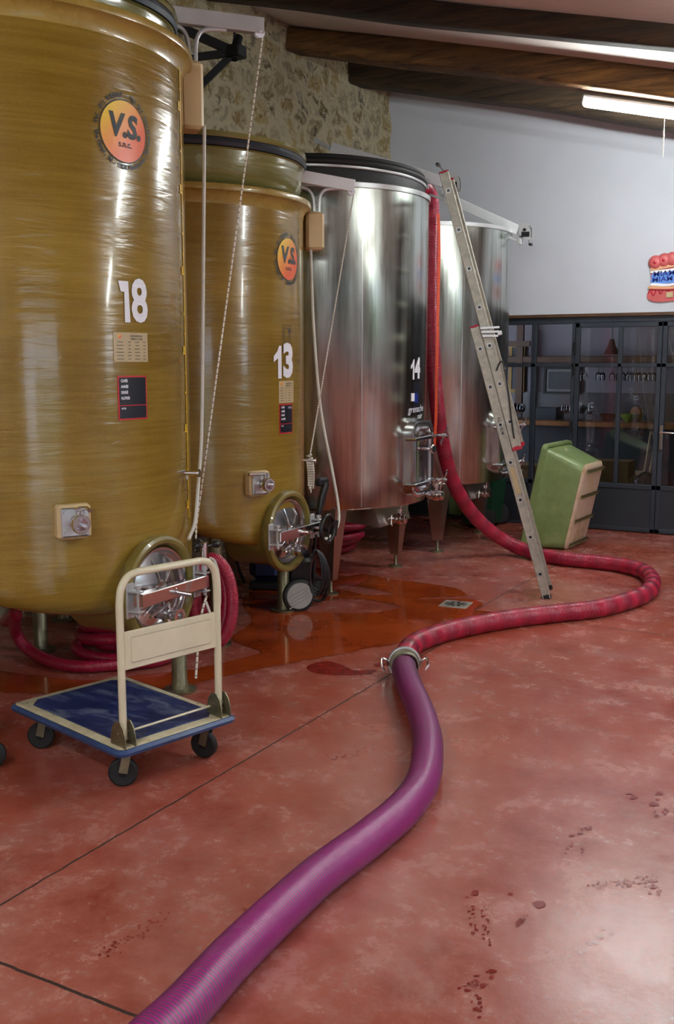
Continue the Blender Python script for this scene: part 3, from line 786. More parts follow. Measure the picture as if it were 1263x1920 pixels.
def slate(root, c, r, s0, s1, z0, z1, extra=None):
    fn = cylmap(c, r)
    mb = MB(); plate(mb, fn, s0, s1, z0, z1, 0, .002); o = obj('cellar_slate', mb, 'red_vinyl', root); lab(o, 'black writing slate with a red border')
    b = .007; zs = z0 + (z1 - z0) * .33
    mb = MB(); grid(mb, fn, s0 + b, s1 - b, z0 + b, zs - .002, .003, 6, 1); grid(mb, fn, s0 + b, s1 - b, zs + .002, z1 - b, .003, 6, 1); obj('slate_face', mb, 'slate', o)
    mb = MB(); h = z1 - z0
    for i, w in enumerate(('CUVÉE', 'ANNÉE', 'DEGRÉ', 'H.LITRES')): put_text(mb, fn, w, h * .085, (s0 + .016, z1 - h * (.115 + .13 * i)), .0007, 'LEFT', .75, .004)
    put_text(mb, fn, 'NOTES', h * .05, (s0 + .016, zs - h * .07), .0004, 'LEFT', .8, .004)
    if extra: put_text(mb, fn, extra, h * .1, (s1 - .012, z1 - h * .13), .0001, 'RIGHT', .8, .0045, .0, .2)
    obj('slate_lettering', mb, 'white', o, smooth=False)

def idplate(root, c, r, s0, s1, z0, z1):
    fn = cylmap(c, r); w, h = s1 - s0, z1 - z0
    mb = MB(); plate(mb, fn, s0, s1, z0, z1, 0, .002); o = obj('identification_plate', mb, 'plate', root)
    mb = MB(); put_text(mb, fn, "PLAQUE D'IDENTIFICATION", h * .085, (s0 + w * .64, z1 - h * .12), .0002, 'CENTER', .55, .003); put_text(mb, fn, 'REGLEMENT CE N° 1935/04', h * .085, (s0 + w * .64, z1 - h * .22), .0002, 'CENTER', .55, .003)
    rn = random.Random(3)
    for j in range(6):
        for i, (u, l) in enumerate(((.17, .2), (.43, .1), (.66, .16), (.88, .08))):
            l *= rn.uniform(.7, 1.1); grid(mb, fn, s0 + w * (u - l / 2), s0 + w * (u + l / 2), z1 - h * (.335 + .115 * j), z1 - h * (.315 + .115 * j), .003, 1, 1)
    obj('plate_print', mb, 'ink', o, smooth=False)
    mb = MB(); disc(mb, fn, s0 + w * .16, z1 - h * .13, 0, h * .07, .003, 20); obj('plate_badge', mb, 'logo', o)

def digits(root, c, r, s0, z0, txt, size, sx=.8, bold=.02, rot=0.):
    fn = cylmap(c, r); mb = MB(); h = size * .72; w1 = h * .34 * sx; rest = txt.replace('1', '')
    if rest:
        put_text(mb, fn, rest, size, (s0 + (w1 * .72 if '1' in txt else 0), z0), bold, 'CENTER', sx, .004, rot)
    if '1' in txt:
        cx1 = s0 - (w1 * 1.05 if rest else 0)
        if rest: q = [(.5, -.5), (.5, .5), (.12, .5), (-.15, .34), (-.72, .18), (-.72, -.0), (-.08, .12), (-.08, -.5)]
        else: q = [(.5, -.5), (.36, .5), (-.75, .5), (-.5, .24), (-.12, .24), (-.12, -.5)]
        q = [(cx1 + a_ * w1, z0 + b_ * h * 1.03) for a_, b_ in q]
        mb.add([fn(a_, b_, .004) for a_, b_ in q], [tuple(range(len(q)))])
    return lab(obj('number_sticker', mb, 'white', root, smooth=False), 'white number ' + txt)

def valve_flange(root, c, r, th, z, lever='up'):
    """square resin pad, steel plate, threaded outlet and lever on the tank wall"""
    a = math.radians(th); n = Vector((math.cos(a), math.sin(a), 0)); tg = Vector((-n.y, n.x, 0)); zz = Vector((0, 0, 1)); R = Matrix((n, tg, zz)).transposed()
    p = Vector((c[0], c[1], z)) + n * (r - .01)
    mb = MB(); mb.box(p + n * .02, (.075, .15, .15), R, .012); v = obj('valve_pad', mb, 'pad', root); lab(v, 'cream resin pad of the tasting valve')
    mb = MB(); mb.box(p + n * .062, (.012, .125, .125), R, .006)
    for sa in (-1, 1):
        for sb in (-1, 1): mb.cyl(p + n * .066 + tg * .045 * sa + zz * .045 * sb, p + n * .078 + tg * .045 * sa + zz * .045 * sb, .009, 6)
    obj('flange', mb, 'alu', v)
    mb = MB(); q = p + n * .068
    mb.lathe([(.034, 0), (.034, .02), (.028, .022), (.028, .05), (.04, .052), (.042, .07), (.038, .08), (.026, .08), (.024, .03), (0, .03)], q, n, 24)
    mb.cyl(q + n * .035 + zz * .02, q + n * .035 + zz * .062, .011, 12); mb.box(q + n * .035 + zz * .06, (.04, .03, .014), R, .004)
    if lever == 'up': mb.tube([q + n * .04 + zz * .064, q + n * .06 + zz * .066 + tg * .03, q + n * .085 + zz * .058 + tg * .035], .009, 10)
    else: mb.tube([q + n * .035 + zz * .064, q + n * .035 + zz * .066 - tg * .12], .010, 10)
    obj('ball_valve', mb, 'chrome', v)

def manhole_round(root, cy, z, xf, xin, handwheel=False):
    """bottom manway of the resin tanks, facing +X; xf = front plane of the ring"""
    ax = Vector((1, 0, 0)); c = Vector((xin, cy, z)); L = xf - xin
    mb = MB(); mb.lathe([(.225, 0), (.225, L - .085), (.236, L - .07), (.252, L - .055), (.257, L - .03), (.252, L - .008), (.238, L), (.222, L - .003), (.212, L - .015), (.208, L - .06), (.208, L - .1), (0, L - .1)], c, ax, 72)
    ring = obj('manway_ring', mb, 'grp_ring', root)
    mb = MB(); mb.lathe([(.207, L - .055), (.205, L - .03), (.199, L - .022), (.190, L - .024), (.186, L - .04), (.176, L - .05), (.15, L - .042), (.10, L - .028), (.05, L - .018), (.0, L - .015)], c, ax, 72)
    door = obj('manway_door', mb, 'door_steel', root)
    mb = MB()
    for k in range(6):
        a = PI / 6 + k * PI / 3 + .25; e = Vector((0, math.cos(a), math.sin(a)))
        mb.tube([c + ax * (L - .012) + e * .03, c + ax * (L - .018) + e * .09, c + ax * (L - .034) + e * .15], [.005, .004, .003], 8)
    mb.lathe([(.045, L - .016), (.04, L - .002), (.022, L + .012), (.018, L + .05), (0, L + .05)], c, ax, 24)
    obj('spoke', mb, 'chrome', door)
    bz = z + .005; x = xf + .052
    mb = MB(); mb.box((x, cy, bz), (.05, .5, .062), None, .004)
    bar = obj('clamp_bar', mb, 'chrome', root, smooth=False)
    for s in (-1, 1):
        mb = MB(); y = cy + s * .245
        mb.box((xf + .004, y, z), (.012, .05, .16), None, .003); mb.box((xf + .035, y, z + .045), (.07, .045, .01), None, .003); mb.box((xf + .035, y, z - .045), (.07, .045, .01), None, .003)
        mb.cyl((xf + .052, y, z - .065), (xf + .052, y, z + .065), .009, 10); mb.cyl((xf + .052, y, z + .06), (xf + .052, y, z + .074), .016, 12)
        obj('hinge_bracket', mb, 'alu', root)
    # outlet valve in lower door
    q = Vector((xf - .03, cy - .0, z - .115)); mb = MB()
    mb.lathe([(.03, 0), (.026, .03), (.036, .035), (.04, .05), (.036, .07), (.024, .075), (.026, .095), (.036, .098), (.038, .12), (.02, .12), (.018, .09), (0, .09)], q, ax, 24)
    mb.cyl(q + ax * .055, q + ax * .055 + Vector((0, 0, .055)), .009, 10); mb.tube([q + ax * .055 + Vector((0, 0, .055)), q + ax * .06 + Vector((0, -.04, .05)), q + ax * .06 + Vector((0, -.14, .02))], .0075, 8)
    mb.cyl(q + ax * .05, q + ax * .05 + Vector((0, .04, -.02)), .015, 10); obj('outlet_valve', mb, 'chrome', door)
    if handwheel:
        h = Vector((xf + .15, cy + .19, z + .0)); mb = MB()
        mb.tube([h + Vector((.0, .085 * math.cos(a), .085 * math.sin(a))) for a in [2 * PI * k / 36 for k in range(36)]], .0135, 12, True)
        for k in range(3):
            a = .5 + k * 2 * PI / 3; mb.bar(h, h + Vector((0, .08 * math.cos(a), .08 * math.sin(a))), .012, .018, (1, 0, 0))
        mb.cyl(h - ax * .03, h + ax * .012, .02, 14); lab(obj('handwheel', mb, 'black', bar), 'black spoked handwheel')
        mb = MB(); mb.cyl(h - ax * .13, h, .01, 12); obj('screw', mb, 'chrome', bar)
        mb = MB(); mb.cyl((xf + .06, cy, z), (xf + .11, cy + .02, z), .014, 12); obj('centre_boss', mb, 'chrome', bar)
    else:
        mb = MB(); mb.tube([(xf + .07, cy, z), (xf + .135, cy + .03, z - .012)], .011, 12); mb.tube([(xf + .05, cy + .0, z), (xf + .08, cy, z)], .02, 12); obj('screw', mb, 'chrome', bar)
        # star handle on the right-hand post
        y = cy + .245; p = Vector((xf + .052, y, z + .07)); mb = MB(); mb.cyl(p, p + Vector((0, 0, .10)), .014, 12); mb.cyl(p + Vector((0, 0, .1)), p + Vector((0, 0, .122)), .019, 12); obj('locking_post', mb, 'chrome', bar)
        for k in range(3):
            a = .6 + k * 2 * PI / 3; e = Vector((math.cos(a), math.sin(a), .25)); t0 = p + Vector((0, 0, .1)); mb = MB(); mb.cyl(t0, t0 + e * .05, .006, 8)
            mb.lathe([(0, -.022), (.013, -.02), (.019, -.008), (.02, .006), (.013, .016), (0, .02)], t0 + e * .06, e, 16); obj('knob', mb, 'black', bar)

def resin_tank(name_label, c, r, zr, A, B, legs, manx):
    root = thing('fibreglass_tank', (c[0], c[1], 0), name_label, 'tank')
    n = 128; mb = MB(); rows = []
    for j in range(41): rows.append((r, zr - 0 - (zr) * 0, j))   # placeholder rows replaced below
    rows = []
    vs = []
    K = 30
    def zw(x): return A - B * x / r
    prof = [(1.0, zr - .10 * 0)]
    ring = []
    for j in range(K + 1):                       # straight wall
        ring.append(('w', j / K))
    for j in range(1, 9): ring.append(('e', j / 8))
    for j in range(1, 9): ring.append(('b', j / 8))
    for kind, q in ring:
        for k in range(n):
            a = 2 * PI * k / n; ca, sa = math.cos(a), math.sin(a)
            if kind == 'w': z = zr + (zw(r * ca) + .14 - zr) * q; rr = r
            elif kind == 'e':
                al = q * PI / 2; rr = r - .13 * (1 - math.cos(al)); z = zw(rr * ca) + .14 * (1 - math.sin(al))
            else: rr = (r - .13) * (1 - q); z = zw(rr * ca) - .02 * math.sin(q * PI / 2)
            vs.append((c[0] + rr * ca, c[1] + rr * sa, z))
    N = len(ring); mb.add(vs, [(i * n + k, i * n + (k + 1) % n, (i + 1) * n + (k + 1) % n, (i + 1) * n + k) for i in range(N - 1) for k in range(n)])
    obj('tank_body', mb, 'grp', root)
    mb = MB(); mb.lathe([(r - .02, zr - .1), (r - .0, zr - .10), (r + .006, zr - .06), (r + .03, zr - .035), (r + .048, zr - .03), (r + .052, zr - .012), (r + .046, zr + .004), (r - .012, zr + .006), (r - .03, zr - .01), (r - .03, zr - .1), (r - .02, zr - .1)], (c[0], c[1], 0), n=128)
    obj('tank_rim', mb, 'grp_edge', root)
    for (x, y) in legs:
        zl = zw(x - c[0]) + .06; dd = math.hypot(x - c[0], y - c[1])
        if dd > r - .12: zl += .06
        mb = MB(); mb.lathe([(.0, 0), (.085, 0), (.087, .014), (.045, .018), (.043, .05), (.040, .055), (.040, zl - .05), (.046, zl - .05), (.046, zl - .02), (.046, zl), (.0, zl)], (x, y, 0), n=28); obj('leg', mb, 'galv', root)
    manhole_round(root, c[1], A - B + .14, manx, c[0] + r * .6, handwheel=(c[1] > 4.5))
    return root

def floating_lid(c, r, z, label, root_mat, tilt=(0, 0), drop=.24):
    """pan-shaped floating lid hanging above / in the open tank"""
    T = Matrix.Rotation(tilt[0], 3, 'X') @ Matrix.Rotation(tilt[1], 3, 'Y'); ax = T @ Vector((0, 0, 1)); cc = (c[0], c[1], z)
    root = thing('floating_lid', (c[0], c[1], z - drop), label, 'lid')
    mb = MB(); mb.lathe([(0, -drop), (r * .6, -drop + .005), (r - .12, -drop + .03), (r - .055, -drop + .075), (r - .03, -drop + .13), (r - .022, -.06), (r - .01, -.052), (r - .03, -.05), (r - .035, 0), (r - .005, .0), (r + .004, .012), (r - .0, .03), (r - .03, .035), (r - .06, .01), (r - .09, -drop + .1), (0, -drop + .05)], cc, ax, 112)
    obj('lid_pan', mb, root_mat, root)
    mb = MB(); mb.lathe([(r - .03, -.048), (r - .006, -.046), (r + .003, -.025), (r - .006, -.003), (r - .03, -.001)], cc, ax, 112); lab(obj('gasket', mb, 'gasket', root), 'dark blue inflatable gasket')
    return root

def gallows(c, th, rb, zbox, rt, ztop, label, tube_z, boxh=.33, rc=.0, amat='alu'):
    """hoist arm on a bracket at the tank side"""
    a = math.radians(th); n = Vector((math.cos(a), math.sin(a), 0)); tg = Vector((-n.y, n.x, 0)); z = Vector((0, 0, 1)); C0 = Vector((c[0], c[1], 0)); R = Matrix((n, tg, z)).transposed()
    root = thing('lid_hoist', C0 + n * rb + z * zbox, label, 'hoist')
    mb = MB(); mb.box(C0 + n * (rb + .01) + z * (zbox + boxh / 2), (.12, .15, boxh), R, .016); lab(obj('bracket_pad', mb, 'pad', root), 'cream resin bracket pad')
    s = C0 + n * (rb + .03) + z * (zbox + boxh - .05)
    mb = MB()
    for q in (-1, 1):
        e = s + n * .018 * q; h = tube_z - (zbox + boxh - .05)
        pts = [e, e + z * (h * .55), e + z * (h * .8) + n * .012 * q, e + z * (h * .95) + n * .045 * q, e + z * h + n * .11 * q, e + z * (h + .0) + n * .16 * q]
        mb.tube(spline(pts, 6), .011, 12)
    mb.cyl(s + z * .1 - n * .02, s + z * .1 + n * .02, .006, 8); obj('support_tube', mb, 'alu', root)
    A0 = C0 + n * rc + z * ztop[0]; B0 = C0 + n * rt + z * ztop[1]
    mb = MB(); mb.bar(A0, B0, .05, .078, z, .003); obj('arm', mb, amat, root, smooth=False)
    mb = MB(); mb.cyl(B0 - n * .02 - z * .035 - tg * .012, B0 - n * .02 - z * .035 + tg * .012, .026, 20); mb.cyl(B0 - n * .02 - z * .035 - tg * .034, B0 - n * .02 - z * .035 + tg * .034, .006, 8); obj('pulley', mb, 'white', root)
    return root, B0 - z * .04

def winch_arm(A0, B0, label, bracket_down):
    A0, B0 = Vector(A0), Vector(B0); d = (B0 - A0).normalized(); root = thing('winch_arm', B0 - Vector((0, 0, .2)), label, 'hoist')
    z = Vector((0, 0, 1)); sd = d.cross(z).normalized()
    mb = MB(); mb.bar(A0, B0, .055, .085, z, .003); obj('arm', mb, 'alu_lit', root, smooth=False)
    mb = MB(); mb.bar(A0 - d * .02, A0 - d * .14 + z * .02, .04, .035, z, .004); mb.cyl(A0 - d * .13 - sd * .03 + z * .02, A0 - d * .13 + sd * .03 + z * .02, .02, 16); obj('end_pulley', mb, 'alu', root)
    mb = MB(); mb.bar(B0 + d * .02 + z * .02, B0 + d * .02 - z * bracket_down, .05, .03, d, .003); mb.bar(B0 - d * .14 - z * .03, B0 - d * .14 - z * (bracket_down * .55), .03, .02, d, .002); mb.bar(B0 + d * .02 - z * bracket_down * .8, B0 - d * .12 - z * bracket_down * .8, .03, .02, z, .002); obj('mounting_bracket', mb, 'alu', root, smooth=False)
    q = B0 + d * .075 + z * .03
    hp = [(math.cos(t_) * .062, math.sin(t_) * .062) for t_ in [PI * k / 12 for k in range(13)]] + [(-.062, -.06), (-.03, -.075), (.03, -.075), (.062, -.06)]
    mb = MB(); mb.prism(hp, q - sd * .034, d, z, sd, .004); mb.prism(hp, q + sd * .03, d, z, sd, .004); obj('winch_frame', mb, 'alu', root)
    mb = MB(); mb.cyl(q - sd * .044, q + sd * .028, .047, 20); mb.cyl(q - sd * .06, q + sd * .045, .014, 12); mb.box(q - z * .04, (.09, .07, .045)); obj('winch_drum', mb, 'black', root)
    return root, q, d, sd, z

def crank(root, q, sd, dirv, ln):
    mb = MB(); a = q - sd * .05; b = a + dirv * ln; mb.bar(a, b, .008, .022, sd, .002); mb.cyl(a - sd * .01, a + sd * .03, .014, 12); obj('crank_lever', mb, 'chrome', root)
    mb = MB(); mb.tube([b - sd * .0, b - sd * .02, b - sd * .06, b - sd * .075], [.012, .016, .014, .01], 12); obj('crank_grip', mb, 'black', root)

# ---- tank 18
c18, r18 = (-3.93, 3.7), .88
T18 = resin_tank('largest amber fibreglass wine tank numbered 18, nearest on the left', c18, r18, 3.165, .83, .32, [(-3.25, 4.13), (-4.44, 4.33), (-4.55, 3.2), (-3.52, 3.02)], -2.99)
f18 = cylmap(c18, r18)
logo(T18, c18, r18, -.112, 2.686, .132)
digits(T18, c18, r18, -.135, 1.965, '1', .24, .85, .012, .03); digits(T18, c18, r18, -.05, 1.963, '8', .255, .80, .008, .02)
idplate(T18, c18, r18, -.205, -.003, 1.703, 1.832)
slate(T18, c18, r18, -.19, -.018, 1.447, 1.642)
valve_flange(T18, c18, r18, -28.2, 1.022)
mb = MB(); sy = math.radians(26.5) * r18
for j in range(60):
    z0 = .93 + j * 2.2 / 60; grid(mb, f18, sy - .006, sy + .012, z0, z0 + 2.2 / 60, .003, 1, 1)
for k in range(23):
    z0 = .98 + k * .095; L = .05 if k % 4 == 0 else .028 if k % 2 == 0 else .016
    grid(mb, f18, sy - L, sy, z0, z0 + .01, .003, 1, 1)
    if k % 4 == 0: grid(mb, f18, sy - .045, sy - .015, z0 + .012, z0 + .04, .003, 1, 1)
lab(obj('level_scale', mb, 'yellow', T18, smooth=False), 'yellow painted level scale')
a = math.radians(20.5); nn = Vector((math.cos(a), math.sin(a), 0)); p = Vector((*c18, 1.165)) + nn * (r18 - .01)
mb = MB(); mb.cyl(p, p + nn * .085, .013, 14); mb.cyl(p + nn * .085, p + nn * .096, .02, 16); mb.tube([p + nn * .03, p + nn * .03 + Vector((0, 0, -.03))], .007, 8); mb.cyl(p + nn * .02 + Vector((0, -.0, .012)), p + nn * .02 + Vector((.02, -.09, .012)), .003, 6)
obj('sampling_tap', mb, 'chrome', T18)
floating_lid(c18, r18 - .02, 3.33, 'olive floating lid hanging above the open top of tank 18', 'grp_lid', (.03, .03))
G18, P18 = gallows(c18, 50, .925, 2.87, 1.33, (3.43, 3.42), 'tall lid hoist with pulley at the very top, on the side of tank 18', 3.38)

# ---- tank 13
c13, r13 = (-4.17, 5.38), .80
T13 = resin_tank('amber fibreglass wine tank numbered 13, between tank 18 and the steel tanks', c13, r13, 2.693, .94, .42, [(-3.71, 5.88), (-3.60, 4.95), (-4.8, 6.0), (-4.85, 4.95)], -3.33)
logo(T13, c13, r13, .0475, 2.32, .128)
digits(T13, c13, r13, -.01, 1.703, '13', .265, .95, .014)
idplate(T13, c13, r13, -.07, .104, 1.456, 1.59)
slate(T13, c13, r13, -.066, .086, 1.268, 1.449, 'PINEAU')
f13 = cylmap(c13, r13); mb = MB()
x0, x1, z0, z1 = -.025, .075, 1.77, 1.925
for pts in ([(x0, z0), (x0, z1), (x1, z1), (x1, z0)], [(x0 + .01, z1 - .02), (x1 - .012, z1 - .02)]): ribbon(mb, f13, pts, .003)
cxm = (x0 + x1) / 2 - .008
gob = [(-.028, .13), (-.027, .09), (-.015, .055), (-.004, .045), (-.004, .022), (-.024, .004)]
ribbon(mb, f13, [(cxm + a_, z0 + b_) for a_, b_ in gob], .003); ribbon(mb, f13, [(cxm - a_, z0 + b_) for a_, b_ in gob], .003)
grid(mb, f13, x1 - .03, x1 - .012, z1 - .045, z1 - .02, .0015, 1, 1); ribbon(mb, f13, [(x1 - .018, z1 - .045), (x1 - .018, z0)], .002)
lab(obj('food_safe_mark', mb, 'ink', T13, smooth=False), 'black outlined goblet and fork mark')
valve_flange(T13, c13, r13, -19.5, .985, 'side')
a = math.radians(22); nn = Vector((math.cos(a), math.sin(a), 0)); pk = Vector((*c13, 1.075)) + nn * (r13 - .005)
mb = MB(); mb.cyl(pk, pk + nn * .085, .009, 12); mb.cyl(pk + nn * .085, pk + nn * .094, .02, 16); obj('rope_cleat', mb, 'chrome', T13)
floating_lid(c13, r13 + .02, 2.955, 'olive floating lid with dark gasket raised out of tank 13', 'grp_lid', (.0, .0), .30)
G13, P13 = gallows(c13, 43, .875, 2.43, 1.16, (3.0, 2.85), 'shorter lid hoist in front of steel tank 14, fixed to tank 13', 2.83, .24, 0., 'alu_lit')

# ---- steel tanks
def steel_tank(label, c, r, zr, zb, seam_th, num, num_z, num_s, legs):
    root = thing('steel_tank', (c[0], c[1], 0), label, 'tank'); n = 160
    mb = MB(); mb.lathe([(0, zb - .06), (r * .6, zb - .045), (r - .03, zb), (r - .004, zb + .002), (r, zb + .012), (r, zr - .03)], (c[0], c[1], 0), n=n); obj('tank_body', mb, 'steel', root, angle=50)
    mb = MB(); mb.lathe([(r + .001, zr - .036), (r + .012, zr - .034), (r + .014, zr - .002), (r + .002, zr + .004), (r - .022, zr + .004), (r - .022, zr - .03), (r - .01, zr - .3)], (c[0], c[1], 0), n=n); obj('tank_rim', mb, 'alu', root, angle=50)
    fn = cylmap(c, r); s = math.radians(seam_th) * r; mb = MB()
    for j in range(24):
        z0 = zb + .02 + (zr - .06 - zb) * j / 24; grid(mb, fn, s - .0025, s + .0025, z0, z0 + (zr - .06 - zb) / 24, .0012, 1, 1)
    obj('weld_seam', mb, 'chrome', root, smooth=False)
    mb = MB(); z0 = num_z - .62
    for (sa, sb, za, zb_) in ((-.07, .055, z0 + .3, num_z - .09),):
        grid(mb, fn, sa, sb, za, zb_, .002, 4, 1)
    lab(obj('sight_strip', mb, 'slate', root, smooth=False), 'dark vertical sight strip')
    digits(root, c, r, num_s, num_z, num, .2, .86, .01)
    for (x, y) in legs:
        mb = MB(); w0, w1 = .18, .072
        for (zz0, zz1, a0_, a1_) in ((.11, zb - .005, w1 / 2, w0 / 2),):
            vs = [(x + sx * a0_, y + sy * a0_, zz0) for sx, sy in ((-1, -1), (1, -1), (1, 1), (-1, 1))] + [(x + sx * a1_, y + sy * a1_, zz1 + .02) for sx, sy in ((-1, -1), (1, -1), (1, 1), (-1, 1))]
            mb.add(vs, [(3, 2, 1, 0), (4, 5, 6, 7)] + [(i, (i + 1) % 4, 4 + (i + 1) % 4, 4 + i) for i in range(4)])
        lg = obj('leg', mb, 'steel_leg', root, smooth=False)
        mb = MB(); mb.lathe([(0, 0), (.058, 0), (.058, .012), (.02, .02), (.013, .03), (.013, .12), (.026, .12), (.026, .135), (0, .135)], (x, y, 0), n=20); obj('foot', mb, 'galv', lg)
    # sump trough under the floor of the tank, sloping to the front
    mb = MB(); x0, x1 = c[0] - .55, c[0] + .62; yy = .27
    P = []
    for (x, zt_, zl, w) in ((x0, zb, zb - .05, yy), (x1 - .02, zb, zb - .0, yy), (x1, zb - .01, 0, 0)): pass
    vs = [(x0, c[1] - yy, zb + .0), (x1 - .03, c[1] - yy, zb + .0), (x1 + .02, c[1] - yy, zb - .165), (x0, c[1] - yy, zb - .075),
          (x0, c[1] + yy, zb + .0), (x1 - .03, c[1] + yy, zb + .0), (x1 + .02, c[1] + yy, zb - .165), (x0, c[1] + yy, zb - .075)]
    mb.add(vs, [(0, 1, 2, 3), (7, 6, 5, 4), (3, 2, 6, 7), (1, 5, 6, 2), (0, 3, 7, 4)])
    obj('sump_trough', mb, 'steel_leg', root, smooth=False)
    # oval door
    X = c[0] + r; cy, zc_ = c[1] - .01, zb + .345
    def rr(w, h, rad, k=6):
        pts = []
        for (sx, sy, a0_) in ((1, 1, 0), (-1, 1, 90), (-1, -1, 180), (1, -1, 270)):
            for i in range(k + 1):
                a_ = math.radians(a0_ + 90 * i / k); pts.append((sx * (w - rad) + rad * math.cos(a_), sy * (h - rad) + rad * math.sin(a_)))
        return pts
    def loft(mb, secs):
        m_ = len(secs[0][0]); o_ = []
        for pts, x in secs: o_ += [(x, cy + a_, zc_ + b_) for a_, b_ in pts]
        mb.add(o_, [(i * m_ + k_, i * m_ + (k_ + 1) % m_, (i + 1) * m_ + (k_ + 1) % m_, (i + 1) * m_ + k_) for i in range(len(secs) - 1) for k_ in range(m_)])
    W_, H_ = .19, .28
    mb = MB(); loft(mb, [(rr(W_ - .01, H_, .1), X - .09), (rr(W_ - .01, H_, .1), X + .045), (rr(W_, H_ + .005, .105), X + .06), (rr(W_ - .012, H_ - .012, .095), X + .066), (rr(W_ - .03, H_ - .03, .08), X + .06), (rr(W_ - .03, H_ - .03, .08), X + .03)]); obj('door_frame', mb, 'chrome', root)
    mb = MB(); loft(mb, [(rr(W_ - .031, H_ - .031, .08), X + .03), (rr(W_ - .035, H_ - .035, .078), X + .058), (rr(W_ - .055, H_ - .055, .07), X + .066), (rr(W_ - .07, H_ - .07, .06), X + .052), (rr(.05, .1, .04), X + .046), (rr(.01, .02, .008), X + .046)]); dr = obj('manway_door', mb, 'chrome', root)
    for q, zz in enumerate((zc_ + .165, zc_ - .175)):
        mb = MB(); mb.bar((X + .09, cy - .2, zz - .01), (X + .10, cy + .2, zz), .02, .028, (0, 0, 1), .004); mb.cyl((X + .01, cy - .2, zz - .01), (X + .1, cy - .2, zz - .01), .011, 10); mb.cyl((X + .01, cy + .19, zz), (X + .18, cy + .19, zz), .008, 10)
        b = obj('clamp_arm', mb, 'chrome', root); mb = MB()
        p = Vector((X + .15, cy + .19, zz)); mb.cyl(p - Vector((.02, 0, 0)), p + Vector((.02, 0, 0)), .016, 12)
        for s_ in (-1, 1):
            e = Vector((.02 * s_, .012 * s_, .055 * s_)); mb.lathe([(0, -.004), (.022, -.004), (.026, 0), (.022, .004), (0, .004)], p + e, (1, .3, 0), 16); mb.bar(p, p + e, .01, .012)
        obj('wing_nut', mb, 'chrome', b)
    mb = MB(); p = Vector((X + .05, cy + .0, zc_ + .075)); mb.cyl(p, p + Vector((.09, 0, 0)), .01, 10); mb.cyl(p + Vector((.05, -.05, 0)), p + Vector((.05, .05, 0)), .008, 10); mb.lathe([(0, 0), (.028, .0), (.034, .006), (.028, .012), (0, .012)], p + Vector((.09, 0, 0)), (1, -.2, 0), 20); obj('tasting_tap', mb, 'chrome', dr)
    def valve(p, s_=1.):
        p = Vector(p); mb = MB(); ax = Vector((1, 0, 0)); zv = Vector((0, 0, 1))
        mb.lathe([(.02, 0), (.02, .03), (.034, .032), (.034, .045), (.024, .05), (.04, .06), (.045, .08), (.04, .10), (.03, .105), (.036, .108), (.036, .13), (.028, .135), (0, .135)], p, ax, 20)
        mb.cyl(p + ax * .08, p + ax * .08 + zv * .06, .014, 12); mb.lathe([(0, .055), (.022, .055), (.022, .075), (0, .085)], p + ax * .08, zv, 14)
        mb.tube([p + ax * .08 + zv * .075, p + ax * .1 + zv * .11, p + ax * .13 + zv * .13], [.007, .008, .01], 8); mb.bar(p + ax * .035 + Vector((0, -.04, .03)), p + ax * .035 + Vector((0, -.045, -.06)), .006, .014)
        return mb
    obj('drain_valve', valve((x1 + .0, c[1] - .05, zb - .12)), 'chrome', root)
    obj('racking_valve', valve((X + .05, cy + .1, zb + .06)), 'chrome', root)
    return root, fn

c14, r14 = (-4.074, 7.07), .81
T14, f14 = steel_tank('tall brushed stainless steel wine tank numbered 14, crimson hose at its rim', c14, r14, 2.94, .64, -40.2, '14', 1.651, -.03, [(-3.68, 6.49), (-3.72, 7.67), (-4.55, 6.5), (-4.55, 7.66)])
mb = MB(); put_text(mb, f14, 'grenache', .075, (-.005, 1.355), .0004, 'CENTER', .95, .004, .04, .2); put_text(mb, f14, 'noir', .06, (.05, 1.30), .0004, 'CENTER', .9, .004, .04, .2); lab(obj('handwriting', mb, 'white', T14, smooth=False), 'white handwritten grape name')
mb = MB(); grid(mb, f14, -.095, -.045, 1.415, 1.475, .003, 2, 1); mb2 = MB(); grid(mb2, f14, -.045, .01, 1.405, 1.475, .003, 2, 1)
obj('small_sticker', mb, 'white', T14, smooth=False); obj('small_sticker', mb2, m_blue, T14, smooth=False)
c15, r15 = (-4.14, 9.05), .82
T15, f15 = steel_tank('stainless steel wine tank numbered 15, farthest, behind the ladder', c15, r15, 2.906, .615, -39.6, '15', 1.57, .016, [(-3.69, 8.47), (-3.74, 9.63), (-4.6, 8.5), (-4.6, 9.6)])

# pneumatic lid on tank 14
tl = Matrix.Rotation(-.03, 3, 'X') @ Matrix.Rotation(.02, 3, 'Y'); ax14 = tl @ Vector((0, 0, 1)); cl = (c14[0], c14[1], 3.03)
r = thing('floating_lid', (c14[0], c14[1], 2.95), 'steel floating lid with black rubber seal, propped over the rim of tank 14', 'lid')
mb = MB(); mb.lathe([(0, .0), (.5, .01), (.77, .02), (.775, -.0), (.79, -.0), (.793, .006), (.793, .016), (.78, .02), (.74, .03), (0, .05)], cl, ax14, 96); obj('lid_plate', mb, 'alu', r)
mb = MB(); mb.lathe([(.75, -.003), (.782, -.003), (.785, -.035), (.778, -.09), (.75, -.1), (.0, -.1)], cl, ax14, 96)
for zz, R0 in ((.055, .785), (.085, .775)):
    pass
mb.lathe([(R_ + .0, z_) for R_, z_ in [(.775 + .022 * math.cos(q), .042 + .022 * math.sin(q)) for q in [2 * PI * k / 12 for k in range(13)]]], cl, ax14, 96)
